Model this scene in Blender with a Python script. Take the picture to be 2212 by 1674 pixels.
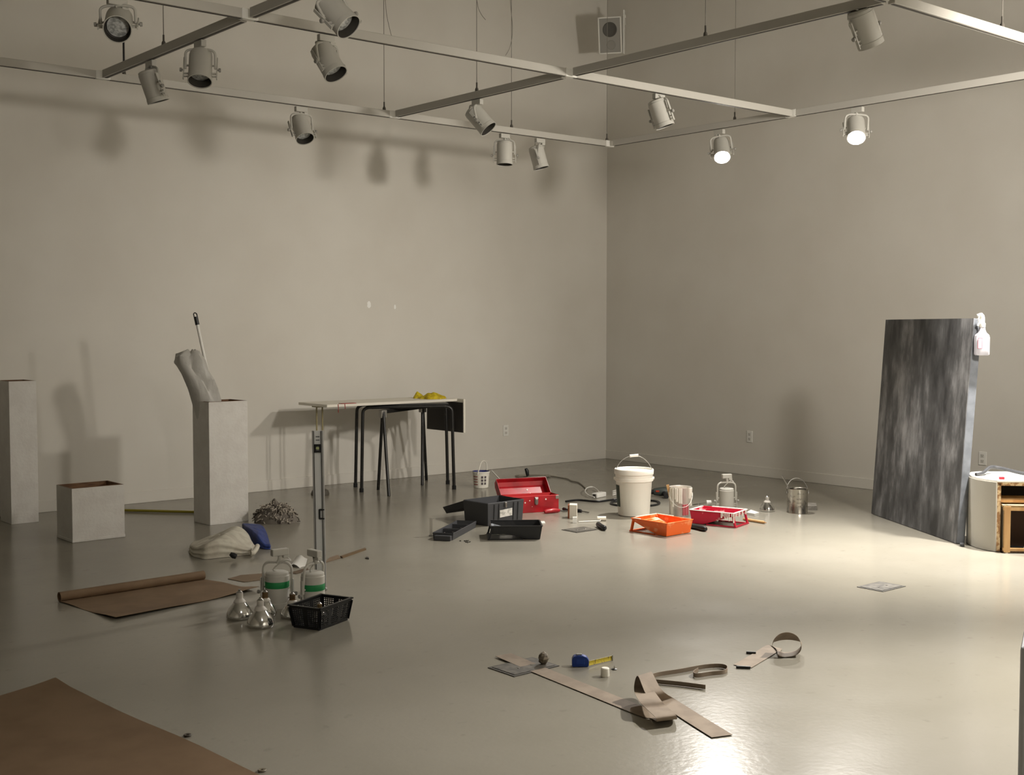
import bpy, math, random
from mathutils import Vector as V, Matrix as M4, noise as mnoise
for o in list(bpy.data.objects): bpy.data.objects.remove(o)
rnd = random.Random(7)
SC = bpy.context.scene
COL = SC.collection
PI = math.pi
# ------------------------------------------------------------------ camera
# room frame: far corner of the two walls at the origin, wall_left is the plane y=0, wall_right the plane x=0
FPX, CX, CY, CH = 2630., 1106., 837., 1.52
YAW = math.radians(39.9); PIT = math.atan((837-708)/FPX)
def toroom(x, y, z):
    c, s = math.cos(YAW), math.sin(YAW)
    return V((x*c+y*s, -x*s+y*c, z))
CAM = toroom(-1.095, -14.135, CH)
FW = toroom(0, 1, 0); RT = toroom(1, 0, 0)
FD = toroom(0, math.cos(PIT), -math.sin(PIT)); UP = RT.cross(FD)
cd = bpy.data.cameras.new('camera'); cam = bpy.data.objects.new('camera', cd); COL.objects.link(cam)
cd.sensor_fit = 'HORIZONTAL'; cd.sensor_width = 36; cd.lens = FPX/2212*36; cd.clip_end = 100; cd.clip_start = .05
cam.matrix_world = M4((RT, UP, -FD)).transposed().to_4x4(); cam.location = CAM
SC.camera = cam
# ------------------------------------------------------------------ world, exposure, lamps
w = bpy.data.worlds.new('world'); SC.world = w; w.use_nodes = True
w.node_tree.nodes['Background'].inputs[0].default_value = (0.02, 0.02, 0.02, 1)
w.node_tree.nodes['Background'].inputs[1].default_value = 0.0
vs = SC.view_settings
vs.view_transform = 'Standard'; vs.look = 'None'; vs.gamma = 1; vs.use_curve_mapping = False
vs.exposure = -0.13
WARM = (1.0, .93, .84); LED = (1.0, .95, .885)
def spot(name, loc, to, watts, size=100, blend=.6, rad=.05, col=WARM):
    l = bpy.data.lights.new(name, 'SPOT'); o = bpy.data.objects.new(name, l); COL.objects.link(o)
    o.location = loc; l.energy = watts; l.spot_size = math.radians(size); l.spot_blend = blend
    l.shadow_soft_size = rad; l.color = col
    o.rotation_euler = (V(to)-V(loc)).to_track_quat('-Z', 'Y').to_euler()
    return o
# the three lit spotlights on the track along the right wall (the third is just outside the frame), one more behind
LAMP_C = V((-1.93, -6.30, 2.86)); LAMP_D = V((-3.25, -7.65, 2.80)); LAMP_E = V((-7.45, -7.4, 2.85))
spot('spot_beam_c', LAMP_C, (-2.45, -6.2, 0), 1400, 74, 1.0, .06, LED)
spot('spot_spill_c', LAMP_C, (-3.7, -.4, .5), 330, 62, 1.0, .11)
spot('spot_spill_d', LAMP_D, (-1.2, -.5, 1.5), 520, 128, 1.0, .20)
spot('spot_beam_d', LAMP_D, (-5.9, -8.7, 0), 1750, 88, 1.0, .08, LED)
spot('spot_spill_e', LAMP_E, (-5.0, 0.0, 1.3), 80, 100, .9, .10)
# added fill spots, unseen behind the camera: bounce off the other walls raises ambient
spot('fill_spot_right', (-2.6, -10.4, 2.9), (0, -11.2, 2.3), 1100, 110, .8, .08)
spot('fill_spot_rear', (-7.0, -10.6, 2.9), (-6.0, -13, 2.3), 800, 110, .8, .08)
spot('fill_spot_side', (-11.0, -9.5, 2.9), (-13.5, -9.8, 2.3), 60, 110, .8, .08)

# ------------------------------------------------------------------ pixel helpers (2212 x 1674 frame of the photograph)
def ray(x, y): return RT*((x-CX)/FPX) + FD + UP*((CY-y)/FPX)
def fl(x, y, z=0.):
    d = ray(x, y); return CAM + d*((z-CH)/d.z)
def at(x, y, D):
    d = ray(x, y); return CAM + d*(D/d.dot(FW))
def dep(p): return (V(p)-CAM).dot(FW)
def onl(x, y, o=0.):
    d = ray(x, y); return CAM + d*((-o-CAM.y)/d.y)
def onr(x, y, o=0.):
    d = ray(x, y); return CAM + d*((-o-CAM.x)/d.x)
def hgt(p, y):
    lo, hi = 0., 4.
    for i in range(40):
        m = (lo+hi)/2; d = V((p[0], p[1], m))-CAM
        if CY-FPX*d.dot(UP)/d.dot(FD) > y: lo = m
        else: hi = m
    return lo
# ------------------------------------------------------------------ materials
def lin(c):
    return tuple((v/255/12.92 if v <= 10 else ((v/255+.055)/1.055)**2.4) for v in c)
MATS = {}
def mat(name, rgb, rough=.5, metal=0., c2=None, scale=8., lo=.4, hi=.6, bump=0., bscale=60., spec=.5, coat=0., trans=0., stretch=None, alpha=1., emit=None, ior=1.45, detail=4.):
    if name in MATS: return MATS[name]
    m = bpy.data.materials.new(name); m.use_nodes = True; nt = m.node_tree; N = nt.nodes; L = nt.links
    b = N['Principled BSDF']
    b.inputs['Base Color'].default_value = (*lin(rgb), 1)
    b.inputs['Roughness'].default_value = rough; b.inputs['Metallic'].default_value = metal
    b.inputs['Specular IOR Level'].default_value = spec; b.inputs['Coat Weight'].default_value = coat
    b.inputs['Transmission Weight'].default_value = trans; b.inputs['Alpha'].default_value = alpha; b.inputs['IOR'].default_value = ior
    if emit:
        b.inputs['Emission Color'].default_value = (*emit[0], 1); b.inputs['Emission Strength'].default_value = emit[1]
    if c2 or bump:
        tc = N.new('ShaderNodeTexCoord'); mp = N.new('ShaderNodeMapping'); L.new(tc.outputs['Object'], mp.inputs['Vector'])
        if stretch: mp.inputs['Scale'].default_value = stretch
    if c2:
        nz = N.new('ShaderNodeTexNoise'); nz.inputs['Scale'].default_value = scale; nz.inputs['Detail'].default_value = detail
        L.new(mp.outputs['Vector'], nz.inputs['Vector'])
        mr = N.new('ShaderNodeMapRange'); mr.inputs['From Min'].default_value = lo; mr.inputs['From Max'].default_value = hi
        L.new(nz.outputs['Fac'], mr.inputs['Value'])
        mx = N.new('ShaderNodeMix'); mx.data_type = 'RGBA'; L.new(mr.outputs['Result'], mx.inputs['Factor'])
        mx.inputs[6].default_value = (*lin(rgb), 1); mx.inputs[7].default_value = (*lin(c2), 1)
        L.new(mx.outputs[2], b.inputs['Base Color'])
    if bump:
        n2 = N.new('ShaderNodeTexNoise'); n2.inputs['Scale'].default_value = bscale; n2.inputs['Detail'].default_value = 3
        L.new(mp.outputs['Vector'], n2.inputs['Vector'])
        bp = N.new('ShaderNodeBump'); bp.inputs['Strength'].default_value = bump; bp.inputs['Distance'].default_value = .01
        L.new(n2.outputs['Fac'], bp.inputs['Height']); L.new(bp.outputs['Normal'], b.inputs['Normal'])
    MATS[name] = m
    return m
m_wall = mat('wall_paint', (214, 211, 203), .62, c2=(207, 203, 194), scale=1.2, lo=.3, hi=.7, bump=.06, bscale=220, spec=.35)
m_ceil = mat('ceiling_paint', (200, 198, 192), .8)
def floor_mat():
    m = bpy.data.materials.new('floor_gloss_paint'); m.use_nodes = True; nt = m.node_tree; N = nt.nodes; L = nt.links
    b = N['Principled BSDF']; tc = N.new('ShaderNodeTexCoord')
    def nz(s, d): 
        n = N.new('ShaderNodeTexNoise'); n.inputs['Scale'].default_value = s; n.inputs['Detail'].default_value = d; L.new(tc.outputs['Object'], n.inputs['Vector']); return n
    a = nz(.9, 5); mx = N.new('ShaderNodeMix'); mx.data_type = 'RGBA'
    mr = N.new('ShaderNodeMapRange'); mr.inputs['From Min'].default_value = .35; mr.inputs['From Max'].default_value = .68; L.new(a.outputs['Fac'], mr.inputs['Value'])
    L.new(mr.outputs['Result'], mx.inputs['Factor'])
    mx.inputs[6].default_value = (*lin((142, 138, 127)), 1); mx.inputs[7].default_value = (*lin((132, 128, 116)), 1)
    # scuffs
    sc = nz(14, 6); ms = N.new('ShaderNodeMapRange'); ms.inputs['From Min'].default_value = .64; ms.inputs['From Max'].default_value = .76; L.new(sc.outputs['Fac'], ms.inputs['Value'])
    m2 = N.new('ShaderNodeMix'); m2.data_type = 'RGBA'; mm = N.new('ShaderNodeMath'); mm.operation = 'MULTIPLY'; mm.inputs[1].default_value = .35
    L.new(ms.outputs['Result'], mm.inputs[0]); L.new(mm.outputs[0], m2.inputs['Factor']); L.new(mx.outputs[2], m2.inputs[6]); m2.inputs[7].default_value = (*lin((108, 103, 93)), 1)
    L.new(m2.outputs[2], b.inputs['Base Color'])
    r = nz(2.2, 4); rr = N.new('ShaderNodeMapRange'); rr.inputs['To Min'].default_value = .14; rr.inputs['To Max'].default_value = .27; L.new(r.outputs['Fac'], rr.inputs['Value']); L.new(rr.outputs['Result'], b.inputs['Roughness'])
    bn = nz(38, 3); bp = N.new('ShaderNodeBump'); bp.inputs['Strength'].default_value = .05; bp.inputs['Distance'].default_value = .01; L.new(bn.outputs['Fac'], bp.inputs['Height']); L.new(bp.outputs['Normal'], b.inputs['Normal'])
    b.inputs['Specular IOR Level'].default_value = .28
    return m
m_floor = floor_mat()
m_white = mat('white_enamel', (225, 224, 218), .42)
m_lampw = mat('lamp_white', (188, 186, 178), .5)
m_lampdark = mat('lamp_interior', (58, 55, 50), .6)
m_slot = mat('track_slot', (70, 66, 60), .6)
m_lens = mat('lamp_lens', (150, 152, 150), .15, spec=.7, c2=(205, 207, 205), scale=60)
m_lit = mat('lamp_lens_lit', (255, 255, 255), .3, emit=((1, .96, .9), 130.))
m_steel = mat('steel', (170, 168, 164), .3, 1.)
m_cable = mat('thin_cable', (120, 116, 108), .5)
m_black = mat('black_plastic', (24, 25, 27), .38)
m_blackm = mat('black_painted_metal', (30, 30, 29), .35, c2=(66, 60, 52), scale=30, lo=.62, hi=.75)
m_plinth = mat('plinth_paint', (214, 212, 207), .6, c2=(208, 205, 200), scale=9, bump=.25, bscale=45)
m_ply = mat('raw_plywood', (120, 88, 60), .7, c2=(92, 64, 42), scale=10, stretch=(1, 1, 6))
m_kraft = mat('kraft_paper', (128, 106, 82), .75, c2=(118, 96, 73), scale=5)
m_kraft2 = mat('kraft_strip', (140, 125, 107), .7, c2=(126, 111, 94), scale=12)
m_chrome = mat('bulb_reflector', (214, 214, 212), .13, 1.)
m_brass = mat('screw_base', (176, 150, 108), .35, .9)
m_ceram = mat('ceramic', (196, 192, 184), .5)
m_alu = mat('brushed_aluminium', (222, 224, 224), .5, .0)
m_red = mat('red_enamel', (176, 22, 34), .35, c2=(150, 14, 26), scale=9, coat=.3)
m_redin = mat('red_enamel_inside', (188, 40, 44), .5)
m_grey = mat('dark_grey_plastic', (62, 63, 66), .5)
m_bucket = mat('white_pail_plastic', (236, 233, 222), .4)
m_wood = mat('pale_wood', (196, 158, 108), .6, c2=(176, 134, 86), scale=14, stretch=(1, 1, .15))
m_tin = mat('tin_can', (186, 182, 174), .26, 1., c2=(150, 146, 140), scale=26, lo=.55, hi=.62)
# ------------------------------------------------------------------ mesh helpers
class MB:
    def __init__(s): s.v = []; s.f = []; s.m = []; s.mi = 0; s.T = None
    def add(s, vs_, fs):
        k = len(s.v)
        for p in vs_:
            p = V(p); s.v.append(s.T @ p if s.T else p)
        for q in fs: s.f.append([i+k for i in q]); s.m.append(s.mi)
        return s
    def box(s, c, d, R=None, taper=1.):
        P = []
        for z in (-1, 1):
            t = taper if z > 0 else 1.
            for x, y in ((-1, -1), (1, -1), (1, 1), (-1, 1)):
                p = V((x*d[0]/2*t, y*d[1]/2*t, z*d[2]/2)); P.append((R @ p if R else p)+V(c))
        return s.add(P, [(3, 2, 1, 0), (4, 5, 6, 7), (0, 1, 5, 4), (1, 2, 6, 5), (2, 3, 7, 6), (3, 0, 4, 7)])
    def bar(s, a, b, w_, h_, up=(0, 0, 1)):
        a = V(a); b = V(b); t = (b-a); n = t.length; t.normalize(); u = V(up); sd = t.cross(u)
        if sd.length < 1e-4: sd = t.cross(V((1, 0, 0)))
        sd.normalize(); u = sd.cross(t)
        R = M4((t, sd, u)).transposed()
        return s.box((a+b)/2, (n, w_, h_), R)
    def tube(s, pts, r, seg=8, cap=True, closed=False):
        pts = [V(p) for p in pts]; n = len(pts); rr = r if isinstance(r, (list, tuple)) else [r]*n
        tg = []
        for i in range(n):
            if closed: t = pts[(i+1) % n]-pts[i-1]
            else: t = pts[min(i+1, n-1)]-pts[max(i-1, 0)]
            tg.append(t.normalized())
        u = tg[0].orthogonal().normalized(); P = []
        for i in range(n):
            u = u-tg[i]*u.dot(tg[i])
            if u.length < 1e-5: u = tg[i].orthogonal()
            u.normalize(); w2 = tg[i].cross(u)
            for k in range(seg):
                a = 2*PI*k/seg; P.append(pts[i]+(u*math.cos(a)+w2*math.sin(a))*rr[i])
        F = []
        for i in range(n if closed else n-1):
            j = (i+1) % n
            for k in range(seg):
                k2 = (k+1) % seg; F.append((i*seg+k, i*seg+k2, j*seg+k2, j*seg+k))
        if cap and not closed: F.append(tuple(range(seg-1, -1, -1))); F.append(tuple((n-1)*seg+k for k in range(seg)))
        return s.add(P, F)
    def lathe(s, prof, seg=32, o=(0, 0, 0), Rm=None, a0=0., a1=2*PI):
        full = abs(a1-a0-2*PI) < 1e-6; cnt = seg if full else seg+1; P = []; F = []
        for r, z in prof:
            for k in range(cnt):
                a = a0+(a1-a0)*k/seg; p = V((r*math.cos(a), r*math.sin(a), z)); P.append((Rm @ p if Rm else p)+V(o))
        for i in range(len(prof)-1):
            for k in range(seg):
                k2 = (k+1) % cnt if full else k+1
                F.append((i*cnt+k, i*cnt+k2, (i+1)*cnt+k2, (i+1)*cnt+k))
        return s.add(P, F)
    def disc(s, r, o=(0, 0, 0), Rm=None, seg=24):
        P = [((Rm @ V((r*math.cos(2*PI*k/seg), r*math.sin(2*PI*k/seg), 0))) if Rm else V((r*math.cos(2*PI*k/seg), r*math.sin(2*PI*k/seg), 0)))+V(o) for k in range(seg)]
        return s.add(P, [tuple(range(seg))])
    def grid(s, rows, closed=False):
        n = len(rows[0]); P = [p for r in rows for p in r]; F = []
        for i in range(len(rows)-1):
            for k in range(n if closed else n-1):
                k2 = (k+1) % n; F.append((i*n+k, i*n+k2, (i+1)*n+k2, (i+1)*n+k))
        return s.add(P, F)
    def prism(s, poly, z0, z1):
        n = len(poly); P = [V((p[0], p[1], z0)) for p in poly]+[V((p[0], p[1], z1)) for p in poly]
        return s.add(P, [tuple(range(n-1, -1, -1)), tuple(range(n, 2*n))]+[(i, (i+1) % n, n+(i+1) % n, n+i) for i in range(n)])
    def build(s, name, m, parent=None, smooth=False, bev=0., loc=None, solid=0., sub=0, off=0.):
        me = bpy.data.meshes.new(name); me.from_pydata([tuple(p) for p in s.v], [], s.f); me.update()
        ms = m if isinstance(m, (list, tuple)) else [m]
        for x in ms: me.materials.append(x)
        if len(ms) > 1: me.polygons.foreach_set('material_index', s.m)
        if smooth: me.shade_smooth() if hasattr(me, 'shade_smooth') else None
        if smooth and smooth != 2:
            me.set_sharp_from_angle(angle=math.radians(38))
        o = bpy.data.objects.new(name, me); COL.objects.link(o)
        if parent: o.parent = parent
        if loc is not None: o.location = loc
        if solid:
            md = o.modifiers.new('solid', 'SOLIDIFY'); md.thickness = solid; md.offset = off
            if smooth: md = o.modifiers.new('split', 'EDGE_SPLIT'); md.split_angle = math.radians(50)
        if sub:
            md = o.modifiers.new('sub', 'SUBSURF'); md.levels = sub; md.render_levels = sub
        if bev:
            md = o.modifiers.new('bev', 'BEVEL'); md.width = bev; md.segments = 2; md.limit_method = 'ANGLE'
        return o
def tag(o, label, cat, group=None):
    o['label'] = label; o['category'] = cat
    if group: o['group'] = group
    return o
def thing(name, label, cat, loc=(0, 0, 0), rz=0., group=None):
    o = bpy.data.objects.new(name, None); COL.objects.link(o); o.empty_display_size = .05
    o.location = loc; o.rotation_euler = (0, 0, rz)
    return tag(o, label, cat, group)
def struct(o): o['kind'] = 'structure'; return o
def smoothpath(pts, n=8):
    pts = [V(p) for p in pts]; out = []
    for i in range(len(pts)-1):
        p0 = pts[max(i-1, 0)]; p1 = pts[i]; p2 = pts[i+1]; p3 = pts[min(i+2, len(pts)-1)]
        for k in range(n):
            t = k/n
            out.append(.5*((2*p1)+(p2-p0)*t+(2*p0-5*p1+4*p2-p3)*t*t+(3*p1-p0-3*p2+p3)*t**3))
    out.append(pts[-1]); return out
def rotto(d):   # matrix turning local +Z to d
    return V(d).to_track_quat('Z', 'Y').to_matrix()
def ang(d): return math.atan2(d[1], d[0])
# ------------------------------------------------------------------ the room
RX, RY, RZ = -13.5, -13.0, 5.6
struct(MB().box((RX/2, RY/2, -.1), (-RX+.6, -RY+.6, .2)).build('floor', m_floor))
struct(MB().box((RX/2, RY/2, RZ+.1), (-RX+.6, -RY+.6, .2)).build('ceiling', m_ceil))
wl_ = struct(MB().box((RX/2, .1, RZ/2), (-RX+.4, .2, RZ)).build('wall_left', m_wall))
wr_ = struct(MB().box((.1, RY/2, RZ/2), (.2, -RY, RZ)).build('wall_right', m_wall))
struct(MB().box((RX/2, RY-.1, RZ/2), (-RX+.4, .2, RZ)).build('wall_rear', m_wall))
struct(MB().box((RX-.1, RY/2, RZ/2), (.2, -RY, RZ)).build('wall_side', m_wall))
struct(MB().box((RX/2-.007, -.007, .05), (-RX-.014, .014, .1)).build('baseboard_left', m_wall, bev=.004))
struct(MB().box((-.007, RY/2, .05), (.014, -RY, .1)).build('baseboard_right', m_wall, bev=.004))
m_spack = mat('dried_filler', (240, 240, 236), .35)
for x, y, a, b in ((797, 658, .022, .036), (853, 663, .012, .024)):
    p = onl(x, y, .0)
    mb = MB(); mb.add([V((a*math.cos(t*.5236)*(1+.2*math.sin(3*t)), -.0012, b*math.sin(t*.5236))) for t in range(12)], [tuple(range(12))])
    mb.build('filler_patch', m_spack, wl_, loc=p)
def outlet(p, wall, label):
    t = thing('wall_outlet', label, 'outlet', p, 0 if wall == 'l' else -PI/2)
    MB().box((0, -.004, 0), (.072, .008, .118)).build('cover_plate', m_white, t, bev=.003)
    for z in (-.024, .024):
        s_ = MB().box((0, -.0095, z), (.034, .003, .03)).build('socket', mat('socket', (205, 203, 196), .5), t, bev=.002)
        mb = MB()
        for x in (-.007, .007): mb.box((x, -.0114, z+.003), (.0025, .001, .009))
        mb.box((0, -.0114, z-.008), (.005, .001, .005))
        mb.build('slot', m_lampdark, s_)
    return t
outlet(onl(1092, 930), 'l', 'white wall outlet beside the black tube table')
outlet(onr(1620, 943), 'r', 'white wall outlet touched by the slanted shadow of the dark panel')
outlet(onr(2123, 990), 'r', 'white wall outlet just above the white cabinet')
# floor boxes: flush square cover plates
m_plate = mat('floor_plate', (72, 69, 63), .5, c2=(100, 96, 88), scale=22, lo=.42, hi=.6)
def plate(x0, x1, y0, y1, label):
    c = V(((x0+x1)/2, (y0+y1)/2, 0)); t = thing('floor_plate', label, 'floor box', c, 0, 'flush floor boxes')
    MB().box((0, 0, .0015), (x1-x0, y1-y0, .003)).build('rim', mat('plate_rim', (64, 61, 55), .5), t)
    MB().box((0, 0, .0035), (x1-x0-.03, y1-y0-.03, .003)).build('cover', m_plate, t)
    for x in (-.04, .04): MB().lathe([(0, .0066), (.006, .0066), (.007, .005)], 12, (x, -.01, 0)).build('screw', m_steel, t)
plate(-3.785, -3.56, -3.57, -3.40, 'flush grey floor box plate between the grey toolbox and orange paint tray')
plate(-3.815, -3.58, -6.185, -6.01, 'flush grey floor box plate on empty floor in front of dark panel')
plate(-6.54, -6.275, -6.13, -5.945, 'flush dark floor box plate crossed by a brown paper strip')
# ------------------------------------------------------------------ lighting tracks
TZ = 3.22; TW, TH = .042, .052
T1, T2, T3 = -1.995, -4.07, -6.5; XA, XB, XC = -1.93, -4.33, -6.70
m_track = mat('track_white', (184, 181, 173), .45)
def track(label, segs, along, joints):
    a0 = segs[0][0]; c0 = V((a0, along[1], TZ)) if along[0] == 'x' else V((along[1], a0, TZ))
    t = thing('lighting_track', label, 'track', c0, 0, 'white ceiling-hung track grid')
    for a, b in segs:
        l = b-a; m_ = (a+b)/2-a0
        def q(u, z, d): return ((u, 0, z), d) if along[0] == 'x' else ((0, u, z), (d[1], d[0], d[2]))
        p, d = q(m_, 0, (abs(l)-.05, TW, TH)); r = MB().box(p, d).build('rail', m_track, t, bev=.003)
        p, d = q(m_, -TH/2-.0005, (abs(l)-.07, .018, .003)); MB().box(p, d).build('slot', m_slot, r)
    for j in joints:
        p, d = q(j-a0, 0, (.10, TW+.004, TH+.004)); MB().box(p, d).build('joiner', m_white, t, bev=.003)
track('white track rail running full length in front of the left wall', [(XA, XB), (XB, XC), (XC, -10.5)], ('x', T1), [XA, XB, XC])
track('white track rail second from the left wall carrying a lamp beside the corner speaker', [(XA, XB), (XB, XC), (XC, -9.2)], ('x', T2), [XB, XC])
track('white track rail farthest from the left wall', [(XA, XB), (XB, XC)], ('x', T3), [])
track('white track rail in front of right wall carrying the two lit spotlights', [(T1-.05, T2), (T2, T3), (T3, -8.6)], ('y', XA), [T2])
track('white cross rail below the corner speaker', [(T1-.03, T2+.03), (T2-.03, T3)], ('y', XB), [])
track('white cross rail farthest from the corner carrying two lamps close together', [(T1-.03, T2+.03), (T2-.03, T3)], ('y', XC), [])
def hang(p, label, dark=False, r=.0028, z0=TZ+TH/2, top=RZ, wob=0.):
    t = thing('suspension_cable', label, 'cable', (p[0], p[1], z0), 0, 'cables holding up the lighting tracks')
    n = 8
    MB().tube([(wob*math.sin(i*1.3), wob*math.cos(i*1.9)-wob, (top-z0)*i/n) for i in range(n+1)], r, 6).build('wire', m_black if dark else m_cable, t, smooth=True)
    MB().lathe([(0, 0), (.014, 0), (.012, .02), (.006, .03), (.006, .065), (0, .066)], 10).build('gripper', mat('gripper', (84, 80, 74), .5), t, smooth=True)
def ontrk(x, y): return fl(x, y, TZ)
for x, y, lb in ((830, 243, 'thin cable holding left-wall rail left of the cross rail joint'), (1105, 275, 'thin cable holding left-wall rail above the pair of upright lamps'),
                 (1311, 300, 'thin cable at the inside corner where two rails meet')):
    d = ray(x, y); p = CAM+d*((T1-CAM.y)/d.y); hang((p.x, T1), lb)
for x, lb, xx in ((1030, 'thin cable holding cross rail above a tilted lamp', XB), (1523, 'thin cable holding cross rail beside the corner speaker', XB), (355, 'thin cable holding far cross rail between joint and lamps', XC)):
    d = ray(x, 200); p = CAM+d*((xx-CAM.x)/d.x); hang((xx, p.y), lb)
d = ray(1587, 265); p = CAM+d*((XA-CAM.x)/d.x); hang((XA, p.y), 'thin cable beside the lit spotlight nearer the corner')
d = ray(2165, 50); p = CAM+d*((T3-CAM.y)/d.y); hang((p.x, T3), 'thin cable holding rail farthest from the left wall')
d = ray(268, 160); p = CAM+d*((T1-CAM.y)/d.y); hang((p.x, T1), 'thick black power feed cable dropping to the left-wall rail', True, .007)
# loose wire tails
for i, (pts, lb) in enumerate(((((830, -60), (834, 20), (840, 55), (846, 78)), 'loose wire tail hanging beside a straight cable above left-wall rail'),
                               (((1029, -60), (1031, 5), (1038, 28), (1049, 43)), 'loose curled wire tail hanging above the cross rail'),
                               (((1101, -40), (1107, 60), (1102, 100), (1092, 120)), 'loose bowed wire tail near the corner speaker'))):
    D = 10.4 if i != 1 else 9.0
    w0 = [at(x, y, D+.1) for x, y in pts]; top = V((w0[0].x, w0[0].y, RZ)); root = w0[-1]
    o = MB().tube([q-root for q in smoothpath([top]+w0, 5)], .0025, 6).build('wire_tail', m_cable, loc=root, smooth=True)
    tag(o, lb, 'wire', 'loose wires above the tracks')
# ------------------------------------------------------------------ track spotlights
LR, LL = .067, .20
def body_meshes():
    out = {}
    def me(name, mb, m, smooth=True):
        o = mb.build(name, m, smooth=smooth); d = o.data; bpy.data.objects.remove(o); return d
    h = LL/2
    out['housing'] = me('housing', MB().lathe([(0, -h), (LR*.8, -h), (LR*.95, -h+.006), (LR*.97, -h+.02), (LR, -h+.022), (LR, h-.03), (LR*1.03, h-.028), (LR*1.05, h), (LR*.98, h), (LR*.96, h-.02)], 32), m_lampw)
    out['baffle'] = me('baffle', MB().lathe([(LR*.97, h-.004), (LR*.94, h-.05), (LR*.82, h-.055)], 32), m_lampdark)
    out['lens'] = me('lens', MB().lathe([(LR*.84, h-.055), (LR*.8, h-.046), (LR*.45, h-.040), (0, h-.038)], 28), m_lens)
    out['lens_lit'] = me('lens_lit', MB().lathe([(LR*.9, h-.02), (LR*.8, h-.010), (LR*.45, h-.004), (0, h-.002)], 28), m_lit)
    mb = MB()
    mb.box((0, 0, 0), (.006, .016, .145)); mb.box((-.012, 0, .035), (.03, .01, .008)); mb.box((-.012, 0, -.02), (.03, .01, .008)); mb.box((-.012, 0, .055), (.03, .01, .006))
    out['side_bracket'] = me('side_bracket', mb, m_lampw, False)
    out['knob'] = me('knob', MB().lathe([(0, .026), (.011, .024), (.012, .012), (.005, .010), (.005, 0)], 12), mat('knob_grey', (150, 148, 142), .5))
    out['tape_band'] = me('tape_band', MB().lathe([(LR*1.012, -.018), (LR*1.02, -.017), (LR*1.02, .017), (LR*1.012, .018)], 32), mat('green_tape', (30, 128, 72), .5))
    return out
BM = body_meshes()
def part(name, me, parent, mtx):
    o = bpy.data.objects.new(name, me); COL.objects.link(o); o.parent = parent; o.matrix_local = mtx; return o
def spotlight(label, P, C_, aim, lit=False, group='track spotlights hanging from the rails', s=1., floor=False, tape=None, flip=1, adapter_dir=None, yax=None):
    """P: underside of the track (or the free adapter), C_: centre of the housing, aim: where the lens looks"""
    aim = V(aim).normalized(); P = V(P); C_ = V(C_)
    base = V((C_.x, C_.y, 0)) if floor else P
    t = thing('track_spotlight', label, 'spotlight', base, 0, group)
    up = (P-C_); dist = up.length; up.normalize()
    ax = aim.cross(up)
    if ax.length < .25: ax = aim.cross(V(adapter_dir) if adapter_dir else FW)
    if yax is not None: ax = V(yax)
    ax.normalize(); ax *= flip
    up2 = up-ax*up.dot(ax); up2.normalize()
    y_ = aim.cross(ax)
    Rb = M4((ax*s, y_*s, aim*s)).transposed().to_4x4()
    mt = M4.Translation(C_-base) @ Rb
    hs = part('housing', BM['housing'], t, mt)
    part('baffle', BM['baffle'], t, mt)
    part('lens', BM['lens_lit' if lit else 'lens'], t, mt)
    for sg in (-1, 1):
        off = M4.Translation((sg*(LR+.028), 0, .01)) @ (M4.Identity(4) if sg > 0 else M4.Rotation(PI, 4, 'Z'))
        part('side_bracket', BM['side_bracket'], t, mt @ off)
        part('knob', BM['knob'], t, mt @ M4.Translation((sg*(LR+.026), 0, .02)) @ (M4.Rotation(PI/2*sg, 4, 'Y')))
    if tape is not None: part('tape_band', BM['tape_band'], t, mt @ M4.Translation((0, 0, tape)))
    # yoke: bent flat-ish tube from both pivots up to the stem
    c = C_-base; top = P-base-up*.05*s; wd = (LR+.018)*s
    sh = dist*.62
    pts = [c+ax*wd+aim*.012, c+ax*wd+up2*sh*.55, c+ax*wd*.96+up2*sh*.85, c+ax*wd*.72+up2*sh, c+ax*wd*.3+up2*(sh+.004), c-ax*wd*.3+up2*(sh+.004), c-ax*wd*.72+up2*sh, c-ax*wd*.96+up2*sh*.85, c-ax*wd+up2*sh*.55, c-ax*wd+aim*.012]
    MB().tube(smoothpath(pts, 4), .0075*s, 8).build('yoke', m_lampw, t, smooth=True)
    mid = c+up2*sh
    MB().tube(smoothpath([mid, mid.lerp(top, .5)+ax*.006, top], 4), .011*s, 8).build('stem', m_lampw, t, smooth=True)
    # adapter block gripping the track
    hd = V(adapter_dir) if adapter_dir else V((1, 0, 0))
    b = MB(); b.bar(top-hd*.05*s+up*.022*s, top+hd*.05*s+up*.022*s, .034*s, .038*s); b.bar(top+hd*.02*s-up*.004, top+hd*.055*s-up*.004, .026*s, .02*s)
    b.build('adapter', m_lampw, t, bev=.004)
    # supply lead curling from the adapter to the back of the housing
    rear = c-aim*(LL/2)*s
    MB().tube(smoothpath([top+hd*.03*s, top+hd*.05*s-up*.03+ax*.02, rear.lerp(top, .5)+ax*.035*flip-aim*.02, rear-aim*.012-ax*.02, rear+aim*.004], 5), .0045*s, 7).build('lead', m_lampw, t, smooth=True)
    return t
def cv(a, b, c): return RT*a+UP*b-FD*c   # image-right, image-up, towards the camera
def hung(label, ap, bp, aim, trk, lit=False, flip=1, yax=None):
    """ap: attach pixel, bp: housing-centre pixel, trk: ('x',y0) or ('y',x0)"""
    d = ray(*ap)
    if trk[0] == 'x': k = (trk[1]-CAM.y)/d.y
    else: k = (trk[1]-CAM.x)/d.x
    q = CAM+d*k; P = V((q.x, trk[1], TZ-TH/2)) if trk[0] == 'x' else V((trk[1], q.y, TZ-TH/2))
    C_ = at(bp[0], bp[1], dep(P))
    hd = V((1, 0, 0)) if trk[0] == 'x' else V((0, 1, 0))
    t = spotlight(label, P, C_, cv(*aim), lit, adapter_dir=hd, flip=flip, yax=yax)
    return t, C_, cv(*aim).normalized()
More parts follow.
